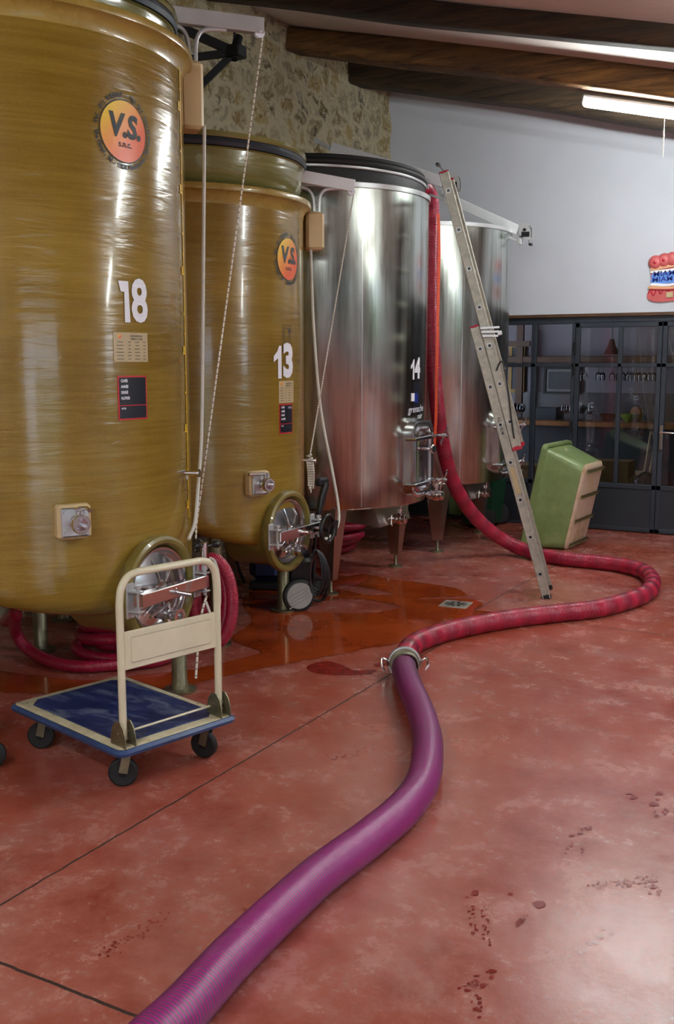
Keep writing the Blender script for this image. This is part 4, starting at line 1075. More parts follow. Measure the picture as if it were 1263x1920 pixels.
mb.lathe([(R_ + .0, z_) for R_, z_ in [(.76 + .018 * math.cos(q), .076 + .018 * math.sin(q)) for q in [2 * PI * k / 12 for k in range(13)]]], cl, ax14, 96); lab(obj('inflatable_seal', mb, 'rubber', r), 'black inflatable rubber seal')
mb = MB(); mb.cyl((c14[0] + .2, c14[1] - .86, 2.86), (c14[0] + .2, c14[1] - .86, 2.93), .008, 8)

# winch arms of the steel tanks
q14a = pW(622, 278, 8.15); q14b = pW(832, 341, 7.85)
W14, q, d, sd, z_ = winch_arm(q14a, q14b, 'aluminium winch arm above the lid of tank 14, at the ladder top', .16)
crank(W14, q, sd, (z_ * .5 - d * .85).normalized(), .2)
q15a = pW(848, 376, 9.6); q15b = pW(972, 432, 9.35)
W15, q, d, sd, z_ = winch_arm(q15a, q15b, 'aluminium winch arm crossing over the open top of tank 15', .12)
crank(W15, q, sd, (-z_ * .9 + d * .2).normalized(), .12)

# ropes and level tubes
def rope(pts, rad, mat, name, label, cat, n=10):
    mb = MB(); mb.tube(resample(spline(pts, 14), .03), rad, 8); return tag(obj(name, mb, mat), label, cat)
a = math.radians(62); e18 = Vector((c18[0] + (r18 + .03) * math.cos(a), c18[1] + (r18 + .03) * math.sin(a), 0))
pb = pW(372, 955, 5.25)
rope([P18, P18.lerp(pb, .5), pb, pW(368, 990, 5.2), pW(366, 1040, 5.1)], .0045, 'rope', 'hoist_rope', 'flecked hoist rope running from the pulley of tank 18 down behind it', 'rope')
g = pW(384, 238, 5.28)
mb = MB(); mb.tube(resample(spline([pW(383, 236, 5.22), pW(381, 500, 5.22), pW(378, 800, 5.2), pW(372, 900, 5.15), pW(366, 975, 5.05), pW(356, 1005, 4.98), pW(350, 1020, 4.95)], 12), .03), .009, 10)
tag(obj('level_tube', mb, 'pvc'), 'clear level tube running down beside tank 18 to its manway', 'tube')
pkc = pk + nn * .05
rope([P13, P13.lerp(pkc, .5), pkc + Vector((0, 0, .012))], .0045, 'rope_white', 'hoist_rope', 'white hoist rope from the pulley of tank 13 to its cleat', 'rope')
mb = MB()
for i in range(5):
    o_ = (i - 2) * .007; mb.tube(resample(spline([pkc + Vector((o_, o_, .01)), pkc + Vector((o_ * 1.5 + .01, 0, -.08)), pkc + Vector((o_ * .6 + .008, o_, -.18 - .02 * (i % 3)))], 8), .02), .0055, 8)
mb.tube([pkc + Vector((.018 * math.cos(q), .018 * math.sin(q), -.012 + .004 * q)) for q in [k * .5 for k in range(26)]], .005, 8)
tag(obj('rope_bundle', mb, 'rope_white'), 'knotted white rope end hanging from the cleat of tank 13', 'rope')
mb = MB(); mb.tube(resample(spline([pW(582, 464, 6.72), pW(587, 600, 6.72), pW(600, 760, 6.75), pW(622, 880, 6.78), pW(634, 950, 6.8), pW(633, 985, 6.7), pW(618, 1006, 6.55), pW(602, 1012, 6.42)], 12), .03), .01, 10)
tag(obj('level_tube', mb, 'pvc'), 'white level tube looping from the hoist of tank 13 to its manway', 'tube')

# black iron bracket on the stone wall
r = thing('wall_bracket', (-4.8, 6.1, 3.6), 'black iron bracket fixed to the rubble stone wall behind tank 18', 'bracket')
X_ = -4.55
A_ = pX(358, 42, -5.1); B_ = pX(440, 98, X_); D_ = pX(392, 190, -5.1)
A_ = Vector((-5.12, B_.y - .5, B_.z + .28)); E_ = Vector((-5.12, B_.y - .45, B_.z - .12)); D_ = Vector((-5.12, B_.y - .35, B_.z - .62))
mb = MB(); mb.bar(A_, B_, .045, .06); mb.bar(E_, B_, .04, .05); mb.bar(D_, B_, .045, .045); mb.bar(D_, A_, .05, .03, (1, 0, 0)); obj('strut', mb, 'blackiron', r)
mb = MB(); mb.cyl(B_ - Vector((0, .02, .05)), B_ + Vector((.0, .05, .12)), .035, 14); mb.box(B_, (.14, .12, .09), None, .01); mb.cyl(B_ + Vector((.0, 0, .1)), B_ + Vector((.0, 0, .19)), .01, 8); obj('clamp_head', mb, 'blackiron', r)

# ------------------------------------------------------------------ ladder
base = Vector((-2.235, 7.13, 0)); far = fl(1029, 1094)
u = far - base; u.z = 0; u.normalize(); wid = .32
h = Vector((-u.y, u.x, 0))
if h.x > 0: h = -h
# slope: solve so that the top meets (816,338)
dtop = ray(816, 338)
# base + h*s + z*zz on camera ray
import itertools
A2 = [[h.x, -dtop.x], [h.y, -dtop.y]]; det = A2[0][0] * A2[1][1] - A2[0][1] * A2[1][0]
bx, by = Cv.x - base.x, Cv.y - base.y
s_ = (bx * A2[1][1] - A2[0][1] * by) / det; tt = (A2[0][0] * by - bx * A2[1][0]) / det
topz = CH + dtop.z * tt
slope = Vector((h.x * s_, h.y * s_, topz)); LL = slope.length; ld = slope / LL
nrm = u.cross(ld).normalized()
if nrm.x < 0: nrm = -nrm
r = thing('extension_ladder', base, 'aluminium extension ladder leaning on tank 14, foot beside the crimson hose', 'ladder')
def section(s0, s1, off, first):
    rl = []
    for kk, w in enumerate((0, wid)):
        mb = MB(); a_ = base + ld * s0 + nrm * off + u * w; b_ = base + ld * s1 + nrm * off + u * w
        mb.bar(a_, b_, .028, .066, nrm, .003)
        for e in (-.025, .025): mb.bar(a_ + nrm * e - u * (.003 if w == 0 else -.003), b_ + nrm * e - u * (.003 if w == 0 else -.003), .03, .008, nrm)
        rl.append(obj('stile', mb, 'alu_old', r))
    t_ = s0 + .19
    while t_ < s1 - .05:
        p0 = base + ld * t_ + nrm * off
        mb = MB(); mb.bar(p0 - u * .0, p0 + u * wid, .028, .028, nrm); obj('rung', mb, 'alu_old', r, smooth=False)
        mb = MB(); mb.bar(p0 - u * .019, p0 - u * .012, .020, .020, nrm); obj('rung_socket', mb, 'black', rl[0], smooth=False)
        mb = MB()
        for e1, e2, wa, wb in ((.013, 0, .005, .031), (-.013, 0, .005, .031), (0, .013, .031, .005), (0, -.013, .031, .005)):
            q_ = p0 - u * .018 + ld * e1 + nrm * e2; mb.box(q_, (.006, wa, wb), Matrix((u, ld, nrm)).transposed())
        obj('socket_collar', mb, 'alu', rl[0], smooth=False)
        t_ += .28
zl = 1.95 / ld.z; s2a = 1.08 / ld.z
section(0, zl, 0, True); section(s2a, LL + .03, .07, False)
for s__, off in ((zl, 0), (LL + .03, .07)):
    mb = MB()
    for w in (0, wid): mb.box(base + ld * (s__ + .004) + nrm * off + u * w, (.036, .016, .07), Matrix((u, ld, nrm)).transposed(), .006)
    lab(obj('end_cap', mb, 'redcap', r), 'red plastic stile caps')
mb = MB()
for w in (0, wid): mb.box(base + ld * (s2a - .006) + nrm * .07 + u * w, (.036, .03, .072), Matrix((u, ld, nrm)).transposed(), .004)
lab(obj('foot_cap', mb, 'redcap', r), 'frayed red rubber foot of the upper section')
mb = MB()
for w in (0, wid): mb.box(base + ld * .014 + u * w, (.034, .035, .07), Matrix((u, ld, nrm)).transposed(), .004)
obj('foot', mb, 'rubber', r)
mb = MB()
for k in range(3): mb.bar(base + ld * (zl - .02 - .028 * k) + nrm * .04 - u * .024, base + ld * (zl - .02 - .028 * k) + nrm * (.17 - .012 * k) - ld * .03 - u * .024, .03, .014, ld)
mb.box(base + ld * (zl - .09) + nrm * .16 - u * .01, (.05, .03, .03), Matrix((u, ld, nrm)).transposed(), .004); obj('guide_bracket', mb, 'alu', r)
ht = base + ld * (zl - .34) + nrm * .07 - u * .02
mb = MB(); mb.tube(spline([ht, ht + ld * .05 + nrm * .04, ht + ld * .03 + nrm * .06, ht - ld * .15 + nrm * .045, ht - ld * .4 + nrm * .01, ht - ld * .5], 8), .006, 8); lab(obj('lashing_cord', mb, 'black', r), 'black lashing cord')
Rl = lambda s1, v1, l1=0.: base + ld * s1 + nrm * v1 - u * (.0185 + l1)
zs_ = 1.16 / ld.z
mb = MB(); put_text(mb, lambda a_, b_, l_: Rl(zs_ + .16 - a_, b_, l_), 'ALUMINIUM', .03, (0, 0), .0003, 'LEFT', .8, .001); obj('stile_lettering', mb, 'ink', r, smooth=False)
zs2 = .86 / ld.z; mb = MB(); mb.box(Rl(zs2, 0), (.002, .2, .036), Matrix((u, ld, nrm)).transposed()); obj('safety_label', mb, 'plate', r, smooth=False)

# ------------------------------------------------------------------ hoses
def bighose(pts, rad, mat, name, label, pitch=.0125, caps=True):
    P = resample(spline(pts, 30), pitch / 3); mb = MB()
    mb.tube(P, rad, 22, False, caps, lambda L: 1 + .022 * math.sin(2 * PI * L / pitch))
    return tag(obj(name, mb, mat, angle=180), label, 'hose')
rp, rq = .066, .06
cpl = fl(752, 1238, .066)
P1 = [fl(x, y, rp) for x, y in [(140, 2140), (235, 2000), (345, 1893), (430, 1800), (520, 1712), (600, 1640), (690, 1573), (755, 1518), (790, 1470), (801, 1420), (799, 1375), (786, 1330), (768, 1288), (758, 1258), (757, 1243)]]
bighose(P1, rp, 'hose_purple', 'wine_hose', 'thick purple ribbed hose curving across the floor to the steel coupling')
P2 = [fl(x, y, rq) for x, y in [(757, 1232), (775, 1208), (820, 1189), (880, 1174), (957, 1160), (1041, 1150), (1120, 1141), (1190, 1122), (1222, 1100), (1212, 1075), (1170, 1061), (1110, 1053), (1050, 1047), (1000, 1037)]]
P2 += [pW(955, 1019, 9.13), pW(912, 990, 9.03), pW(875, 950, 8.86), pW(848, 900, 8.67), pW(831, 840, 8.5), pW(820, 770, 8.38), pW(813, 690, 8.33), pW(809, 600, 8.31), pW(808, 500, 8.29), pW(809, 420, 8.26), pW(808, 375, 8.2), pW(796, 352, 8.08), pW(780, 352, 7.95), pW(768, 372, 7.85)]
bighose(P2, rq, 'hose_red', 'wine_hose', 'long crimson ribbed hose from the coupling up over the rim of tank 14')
mb = MB(); st = [pW(821, 402, 8.16), pW(823, 450, 8.17), pW(822, 520, 8.19), pW(820, 620, 8.21), pW(818, 700, 8.23), pW(817, 780, 8.26), pW(813, 850, 8.3)]
S_ = resample(spline(st, 12), .03)
for a_, b_ in zip(S_, S_[1:]): mb.bar(a_, b_, .024, .003, (.6, -.6, 0))
mb.tube([pW(808, 405, 8.26) + Vector((.064 * math.cos(q), .064 * math.sin(q), 0)) for q in [2 * PI * k / 24 for k in range(24)]], .008, 8, True)
tag(obj('ratchet_strap', mb, 'tape'), 'orange strap tied round the hanging crimson hose and dangling down it', 'strap')

# coupling
d_ = (P1[-2] - P1[-4]).normalized(); d2 = (P2[2] - P2[0]).normalized(); ax = (d_ + Vector((0, 0, 0))).normalized(); c = (P1[-2] + P2[0]) / 2; c.z = .07
r = thing('hose_coupling', (c.x, c.y, 0), 'steel lever coupling joining the purple hose to the crimson hose', 'coupling')
mb = MB(); mb.lathe([(.066, -.07), (.070, -.07), (.073, -.05), (.070, -.045), (.072, -.02), (.08, -.018), (.084, 0), (.08, .018), (.07, .02), (.066, .055), (.06, .055)], c, ax, 40); obj('collar', mb, 'galv', r)
mb = MB(); mb.lathe([(.082, -.012), (.09, -.01), (.092, .0), (.09, .01), (.082, .012)], c, ax, 40); mb.lathe([(.0705, -.05), (.0745, -.047), (.0705, -.04)], c, ax, 40); obj('clamp_ring', mb, 'alu', r)
sd = ax.cross(Vector((0, 0, 1))).normalized()
for s_ in (-1, 1):
    p = c + sd * .093 * s_; mb = MB(); mb.bar(p - ax * .02, p + ax * .03, .018, .03, (0, 0, 1), .003); mb.tube(spline([p + Vector((0, 0, .01)), p + sd * .03 * s_ + Vector((0, 0, .025)), p + sd * .035 * s_ - ax * .03 + Vector((0, 0, -.005)), p + sd * .02 * s_ - ax * .04 + Vector((0, 0, -.035))], 5), .007, 8); obj('cam_lever', mb, 'chrome', r)

def coil(name, cx_, cy_, R0, turns, rad, label, tiltv=None, sz=1., step=.0, seed=1, z0=None, mat='hose_coil', tail=None):
    rn = random.Random(seed); pts = []
    N = int(turns * 16)
    for i in range(N + 1):
        a_ = 2 * PI * i / 16 + seed; t_ = i / 16
        R_ = R0 + .05 * math.sin(t_ * 2.3 + seed) - .03 * (t_ % 2)
        pts.append(Vector((cx_ + R_ * math.cos(a_), cy_ + R_ * math.sin(a_) * sz, rad + t_ * rad * 1.55 + .01 * math.sin(a_ * 2 + t_))))
    if tail: pts = [Vector(p) for p in tail] + pts
    P = resample(spline(pts, 6), .02); mb = MB(); mb.tube(P, rad, 14)
    o = obj(name, mb, mat); tag(o, label, 'hose'); return o
coil('coiled_hose', -4.1, 5.1, .26, 3, .03, 'crimson hose coil lying in the shade under tank 13', seed=2)
coil('coiled_hose', -3.93, 4.47, .25, 4, .032, 'coiled crimson hose lying on the floor under tank 18', sz=.85, seed=1)
c_ = fl(640, 1036)
coil('coiled_hose', c_.x - .1, c_.y + .05, .24, 6, .032, 'coiled crimson hose on the floor under tank 14', seed=3)
# big loop sweeping in front of the left leg
mb = MB(); mb.tube(resample(spline([fl(10, 1165, .2), fl(30, 1150, .35), fl(28, 1180, .18), fl(50, 1215, .06), fl(95, 1240, .035), fl(150, 1250, .035), fl(220, 1246, .035), fl(290, 1240, .035), fl(330, 1225, .035)], 12), .02), .034, 14)
tag(obj('loose_hose', mb, 'hose_coil'), 'single crimson hose loop sweeping in front of the left leg of tank 18', 'hose')
# standing loops seen right of the manway
mb = MB(); K = 4.2
for k in range(3):
    cc = pW(398 - 4 * k, 1128 - 4 * k, 5.05 + .09 * k); cc.z = max(cc.z, .255); ax1 = Vector((.9, .42, 0)).normalized()
    mb.tube([cc + ax1 * (.10 - .018 * k) * math.cos(q) + Vector((0, 0, (.215 - .008 * k) * math.sin(q))) for q in [2 * PI * i / 48 for i in range(48)]], .03, 14, True)
tag(obj('hanging_hose_loops', mb, 'hose_coil'), 'upright crimson hose loops leaning between tank 18 and the trolley handle', 'hose')

# ------------------------------------------------------------------ trolley
A3, B3, C3, D3 = Vector((-3.41, 3.14, 0)), Vector((-2.60, 2.93, 0)), Vector((-2.46, 3.51, 0)), Vector((-3.30, 3.72, 0))
e1 = ((A3 - B3) + (D3 - C3)).normalized(); e2 = Vector((-e1.y, e1.x, 0)); e2 = e2 if e2.dot(C3 - B3) > 0 else -e2
ctr = (A3 + B3 + C3 + D3) / 4; LX, LY = .85, .60; zd = .2; z = Vector((0, 0, 1)); RT = Matrix((e1, e2, z)).transposed()
def tp(a_, b_, zz): return ctr + e1 * a_ + e2 * b_ + z * zz
r = thing('platform_trolley', (ctr.x, ctr.y, 0), 'cream and blue folding platform trolley in front of tank 18', 'trolley')
def rrect(w, h_, rad, k=5):
    out = []
    for (sx, sy, a0_) in ((1, 1, 0), (-1, 1, 90), (-1, -1, 180), (1, -1, 270)):
        for i in range(k + 1):
            q = math.radians(a0_ + 90 * i / k); out.append((sx * (w - rad) + rad * math.cos(q), sy * (h_ - rad) + rad * math.sin(q)))
    return out
def rloft(mb, secs, capb=True, capt=True):
    m_ = len(secs[0][0]); vs = []
    for pts, zz in secs: vs += [tp(a_, b_, zz) for a_, b_ in pts]
    fs = [(i * m_ + k, i * m_ + (k + 1) % m_, (i + 1) * m_ + (k + 1) % m_, (i + 1) * m_ + k) for i in range(len(secs) - 1) for k in range(m_)]
    if capb: fs.append(tuple(range(m_)))
    if capt: fs.append(tuple((len(secs) - 1) * m_ + k for k in range(m_)))
    mb.add(vs, fs)
mb = MB(); rloft(mb, [(rrect(LX / 2 - .02, LY / 2 - .02, .03), zd - .035), (rrect(LX / 2 - .012, LY / 2 - .012, .03), zd - .004), (rrect(LX / 2 - .02, LY / 2 - .02, .03), zd)]); obj('deck', mb, 'cream_worn', r)
mb = MB(); rloft(mb, [(rrect(LX / 2 - .014, LY / 2 - .014, .03), zd - .036), (rrect(LX / 2, LY / 2, .035), zd - .032), (rrect(LX / 2 + .005, LY / 2 + .005, .035), zd - .018), (rrect(LX / 2 - .006, LY / 2 - .006, .03), zd - .006), (rrect(LX / 2 - .014, LY / 2 - .014, .03), zd - .006)], False, False); lab(obj('bumper', mb, 'blue_rim', r), 'blue edge bumper')
w_, h_ = LX / 2 - .062, LY / 2 - .055; ch_ = .05
oc = [(w_, -h_ + ch_), (w_, h_ - ch_), (w_ - ch_, h_), (-w_ + ch_, h_), (-w_, h_ - ch_), (-w_, -h_ + ch_), (-w_ + ch_, -h_), (w_ - ch_, -h_)]
mb = MB(); mb.prism(oc, tp(0, 0, zd - .001), e1, e2, z, .005); lab(obj('rubber_mat', mb, 'mat_blue', r, smooth=False), 'dusty blue ribbed rubber mat')
xe = -LX / 2 + .055
hh = .885
hp = [tp(xe, -LY / 2 + .055, zd + .02), tp(xe, -LY / 2 + .055, hh - .12), tp(xe, -LY / 2 + .065, hh - .055), tp(xe, -LY / 2 + .1, hh - .012), tp(xe, -LY / 2 + .15, hh), tp(xe, LY / 2 - .15, hh), tp(xe, LY / 2 - .1, hh - .012), tp(xe, LY / 2 - .065, hh - .055), tp(xe, LY / 2 - .055, hh - .13), tp(xe, LY / 2 - .055, zd + .02)]
hp2 = [hp[0]] + spline(hp[1:5], 5) + spline(hp[5:9], 5) + [hp[9]]
mb = MB(); mb.tube(hp2, .0155, 16); hd = obj('push_handle', mb, 'cream', r)
mb = MB(); zp0, zp1 = .50, .655; mb.box(tp(xe, 0, (zp0 + zp1) / 2), (.012, LY - .13, zp1 - zp0), RT, .003)
mb.box(tp(xe - .0075, 0, (zp0 + zp1) / 2 + .0), (.005, LY - .2, (zp1 - zp0) * .66), RT, .002)
obj('handle_panel', mb, 'cream', hd)
for s_ in (-1, 1):
    mb = MB()
    for o_ in (-.024, .024):
        pr_ = [(-.05, 0), (.05, 0), (.05, .03), (.038, .075), (.015, .1), (-.015, .1), (-.038, .075), (-.05, .03)]
        mb.prism(pr_, tp(xe, s_ * (LY / 2 - .055) + o_ - .002, zd - .002), e1, z, e2, .004)
    mb.cyl(tp(xe, s_ * (LY / 2 - .055) - .035, zd + .05), tp(xe, s_ * (LY / 2 - .055) + .035, zd + .05), .008, 10); mb.cyl(tp(xe, s_ * (LY / 2 - .055) - .03, zd + .02), tp(xe, s_ * (LY / 2 - .055) + .03, zd + .02), .006, 8)
    obj('handle_bracket', mb, 'galv', r)
mb = MB(); mb.cyl(tp(xe + .03, -LY / 2 + .07, zd + .035), tp(xe + .03, LY / 2 - .07, zd + .035), .005, 10); obj('release_rod', mb, 'cream', r)
for (a_, b_, an) in ((-.31, -.21, 2.25), (-.31, .21, 2.75), (.30, -.22, 2.45), (.30, .22, 2.1)):
    wr = .06; ce = tp(a_, b_, wr); dv = (e1 * math.cos(an) + e2 * math.sin(an)); sv = Vector((-dv.y, dv.x, 0))
    mb = MB(); mb.box(tp(a_, b_, zd - .044) + dv * .02, (.07, .07, .012), RT); 
    for q in (-1, 1): mb.bar(tp(a_, b_, zd - .05) + dv * .02 + sv * .021 * q, ce + sv * .021 * q, .003, .035, dv)
    cs = obj('caster', mb, 'galv', r, smooth=False)
    mb = MB(); mb.lathe([(.02, -.014), (.044, -.014), (.052, -.015), (.060, -.010), (.060, .010), (.052, .015), (.044, .014), (.02, .014)], ce, sv, 28); mb.lathe([(0, -.018), (.012, -.018), (.02, -.012), (.044, -.010), (.044, .010), (.02, .012), (.012, .018), (0, .018)], ce, sv, 20); obj('wheel', mb, 'rubber', cs)

# ------------------------------------------------------------------ green tub
f0 = fl(975, 1026); f1 = fl(1056, 1034)
ea = (f1 - f0); ea.z = 0; dep = ea.length; ea.normalize(); eb = Vector((-ea.y, ea.x, 0)); tau = math.radians(11.5)
Lr, Wr = .965, .66
r = thing('harvest_tub', (f0.x, f0.y, 0), 'green plastic grape tub standing on its end by the glazed wall', 'tub')
# frame: a = rim->base along floor side, local up L ; rim plane tilted by tau
dl = Vector((ea.x * math.sin(tau), ea.y * math.sin(tau), math.cos(tau)))   # along the rim plane, upwards
da = Vector((ea.x * math.cos(tau), ea.y * math.cos(tau), -math.sin(tau)))  # depth normal to the rim plane
O = f0 + dl * (Lr / 2) + eb * (Wr / 2)
D_ = dep * math.cos(tau)
def tubsec(t_, grow=0.):
    hl = Lr / 2 - D_ * t_ * math.tan(tau) + grow; hw = Wr / 2 - .05 * t_ + grow
    return [(p[0], p[1]) for p in rrect(hw, hl, .05 + .03 * t_, 6)], t_ * D_
def tubpt(p, a_): return O + eb * p[0] + dl * p[1] + da * a_
def tloft(secs, cap=None):
    mb = MB(); m_ = len(secs[0][0]); vs = []
    for pts, a_ in secs: vs += [tubpt(p, a_) for p in pts]
    fs = [(i * m_ + k, i * m_ + (k + 1) % m_, (i + 1) * m_ + (k + 1) % m_, (i + 1) * m_ + k) for i in range(len(secs) - 1) for k in range(m_)]
    if cap: fs.append(tuple((len(secs) - 1) * m_ + k for k in range(m_)))
    mb.add(vs, fs); return mb
secs = [tubsec(0), tubsec(.3), tubsec(.7), tubsec(.93)]
pts, a_ = tubsec(.93); s99, _ = tubsec(1., -.03); secs.append((tubsec(.985, -.012)[0], D_ * .985)); secs.append((s99, D_))
mo = tloft(secs)
inner = [tubsec(.0, -.006), tubsec(.7, -.006), (tubsec(.96, -.012)[0], D_ * .96)]
mi = tloft(inner, True); mo.add(mi.v, mi.f)
obj('tub_body', mo, 'tub', r)
rs = [(tubsec(0, .0)[0], .045), (tubsec(0, .022)[0], .045), (tubsec(0, .024)[0], .0), (tubsec(0, .016)[0], -.008), (tubsec(0, -.006)[0], -.006), (tubsec(0, -.006)[0], .02)]
obj('tub_rim', tloft(rs), 'tub', r)
bs = [(tubsec(.955, .004)[0], D_ * .955), (tubsec(.985, -.008)[0], D_ * .99), (tubsec(1., -.03)[0], D_ + .004)]
lab(obj('tub_base', tloft(bs, True), 'tub_base', r), 'scuffed tan base')
for q in (-.36, -.13, .1, .34):
    mb = MB(); mb.bar(tubpt((-.22, q), D_ + .012), tubpt((.24, q), D_ + .012), .02, .028, da, .003); lab(obj('base_runner', mb, 'tub', r), 'raised green runner')
    mb = MB(); mb.bar(tubpt((-.24, q + .018), D_ + .024), tubpt((.24, q + .018), D_ + .024), .004, .03, da); obj('skid_plate', mb, 'rust', r, smooth=False)

# ------------------------------------------------------------------ drain
c = fl(854, 1134); r = thing('floor_drain', (c.x, c.y, 0), 'square stainless floor drain cover beside the puddle', 'drain')
mb = MB(); Rz = Matrix.Rotation(.12, 3, 'Z'); mb.box((c.x, c.y, .004), (.2, .2, .006), Rz, .002); obj('cover_plate', mb, 'alu_old', r)
mb = MB(); mb.lathe([(.07, .0075), (.074, .0085), (.078, .0075)], (c.x, c.y, 0), n=32)
for k in range(8):
    a_ = 2 * PI * k / 8; d_ = Vector((math.cos(a_), math.sin(a_), 0)); mb.bar(Vector((c.x, c.y, .0078)) + d_ * .022, Vector((c.x, c.y, .0078)) + d_ * .066, .02, .0015)
obj('drain_slot', mb, 'black', r, smooth=False)

# ------------------------------------------------------------------ puddle and wet marks
def flat_shape(name, loops, mat, z, jit=.006, parent=None):
    cu = bpy.data.curves.new('c', 'CURVE'); cu.dimensions = '2D'; cu.fill_mode = 'BOTH'
    rn = random.Random(11)
    for L in loops:
        P = spline([(p.x, p.y, 0) for p in L], 8, True); sp = cu.splines.new('POLY'); sp.points.add(len(P) - 1)
        for i, p in enumerate(P): sp.points[i].co = (p.x + rn.uniform(-jit, jit), p.y + rn.uniform(-jit, jit), 0, 1)
        sp.use_cyclic_u = True
    o = bpy.data.objects.new('c', cu); COL.objects.link(o); dg = bpy.context.evaluated_depsgraph_get(); me = bpy.data.meshes.new_from_object(o.evaluated_get(dg))
    mb = MB(); up = {}
    mb.add([(v.co.x, v.co.y, z) for v in me.vertices], [tuple(p.vertices) for p in me.polygons])
    bpy.data.objects.remove(o); bpy.data.curves.remove(cu); bpy.data.meshes.remove(me)
    return obj(name, mb, mat, parent, smooth=False)
outer = [(600, 1066), (637, 1072), (690, 1078), (740, 1087), (796, 1093), (851, 1103), (873, 1113), (866, 1118), (800, 1121), (778, 1124), (830, 1123), (887, 1125), (905, 1136), (888, 1144), (925, 1150), (890, 1170), (800, 1192), (740, 1208), (685, 1216), (633, 1228), (574, 1238), (499, 1252), (424, 1268), (380, 1278), (300, 1300), (200, 1310), (100, 1302), (0, 1298), (-60, 1290), (-60, 1258), (0, 1259), (60, 1266), (160, 1276), (230, 1270), (300, 1262), (360, 1256), (430, 1240), (487, 1224), (455, 1210), (436, 1194), (471, 1165), (455, 1130), (470, 1100), (520, 1078), (560, 1068)]
isl1 = [(574, 1146), (606, 1127), (640, 1123), (677, 1124), (720, 1130), (748, 1139), (720, 1146), (677, 1150), (622, 1149)]
isl2 = [(626, 1099), (650, 1098), (677, 1101), (710, 1107), (736, 1114), (715, 1116), (689, 1116), (650, 1108)]
o = flat_shape('puddle', [[fl(*p) for p in L] for L in (outer, isl1, isl2)], 'water', .0025)
tag(o, 'large shallow orange-brown puddle spreading from under the tanks', 'puddle'); o['kind'] = 'stuff'
rn = random.Random(21); marks = []
def splat(x, y, rx, ry, n=7):
    c_ = fl(x, y); R_ = []
    for k in range(n):
        a_ = 2 * PI * k / n; q = rn.uniform(.6, 1.2); p_ = fl(x + rx * q * math.cos(a_), y + ry * q * math.sin(a_)); R_.append(p_)
    marks.append(R_)
for x, y, rx, ry in [(890, 1675, 9, 5), (875, 1683, 4, 2), (1010, 1698, 12, 8), (1187, 1496, 9, 4), (1180, 1489, 8, 1.5), (1236, 1489, 9, 4), (1225, 1508, 9, 4), (957, 1677, 5, 3), (972, 1730, 7, 7), (1232, 1500, 4, 2)]: splat(x, y, rx, ry)
def prints(x0, y0, dx, dy, n, spread, big=4):
    for i in range(n):
        t_ = i / n; splat(x0 + dx * t_ + rn.uniform(-spread, spread), y0 + dy * t_ + rn.uniform(-spread, spread) * .7, rn.uniform(1.2, big), rn.uniform(.8, big * .6), 6)
prints(1075, 1565, 35, -12, 16, 7, 6); prints(1060, 1600, 10, -20, 10, 5, 3); prints(1095, 1575, -8, 40, 8, 3, 3)
prints(1110, 1665, 130, -20, 46, 11, 6); prints(1200, 1650, 40, 30, 16, 9, 6); prints(1070, 1790, 85, -50, 30, 10, 4)
prints(880, 1700, 10, 60, 14, 6, 5); prints(908, 1702, 5, 70, 20, 7, 4); prints(965, 1735, 20, -20, 10, 6, 5)
prints(870, 1860, 45, -30, 26, 14, 9); prints(890, 1850, 5, 60, 16, 9, 7); prints(200, 1790, 110, -75, 48, 13, 4); prints(620, 1420, 80, -12, 20, 8, 3); prints(460, 1700, 50, 10, 16, 12, 4)
prints(1225, 1530, 35, -10, 14, 8, 5)
for L in ([(575, 1250), (610, 1240), (640, 1247), (665, 1257), (705, 1256), (690, 1264), (640, 1266), (590, 1262)], [(700, 1247), (712, 1243), (722, 1247), (708, 1251)]): marks.append([fl(*p) for p in L])
o = flat_shape('wet_marks', marks, 'wet', .0018, .0); tag(o, 'scattered wet red shoe prints and drips on the near floor', 'wet marks'); o['kind'] = 'stuff'

# ------------------------------------------------------------------ pressure washer between the tanks
wc = fl(560, 1146); wc.z = 0
vd = Vector((wc.x, wc.y, 0)).normalized(); side = Vector((vd.y, -vd.x, 0))      # vd away from the viewer
axw = (-vd * .95 + side * .3).normalized()
r = thing('pressure_washer', (wc.x, wc.y + .15, 0), 'black pressure washer with grey wheel standing behind the leg of tank 13', 'cleaner')
wcz = wc + Vector((0, 0, .112))
mb = MB(); mb.lathe([(.0, -.02), (.1, -.02), (.112, -.018), (.116, 0), (.112, .018), (.096, .022), (.094, .018)], wcz, axw, 40); lab(obj('wheel', mb, 'rubber', r), 'black tyre')
mb = MB(); mb.lathe([(.094, .018), (.09, .024), (.0, .024)], wcz, axw, 36); uw = Vector((0, 0, 1)); sw = axw.cross(uw).normalized()
for k in (-.04, -.015, .01, .035): mb.bar(wcz + axw * .026 - sw * .075 + uw * (.03 + k), wcz + axw * .026 + sw * .075 + uw * (-.045 + k), .01, .004, axw)
lab(obj('wheel_cover', mb, 'grey', r), 'round grey ribbed wheel cover')
mb = MB(); wc2 = wcz + vd * .34 + side * .05; mb.lathe([(.0, -.02), (.112, -.018), (.116, 0), (.112, .018), (0, .02)], wc2, axw, 32); obj('wheel', mb, 'rubber', r)
bc = wcz + vd * .17; mb = MB(); RB = Matrix((side, vd, uw)).transposed()
mb.box(bc + uw * .12, (.2, .26, .3), RB, .05); mb.box(bc + uw * .36 + side * .02, (.14, .2, .25), RB, .04); obj('body', mb, 'black', r)
mb = MB(); hb = bc + side * .1
for q in (-.09, .09): mb.tube(spline([hb + vd * q, hb + vd * q + uw * .4 + side * .02, hb + vd * q + uw * .72 + side * .07], 6), .011, 10)
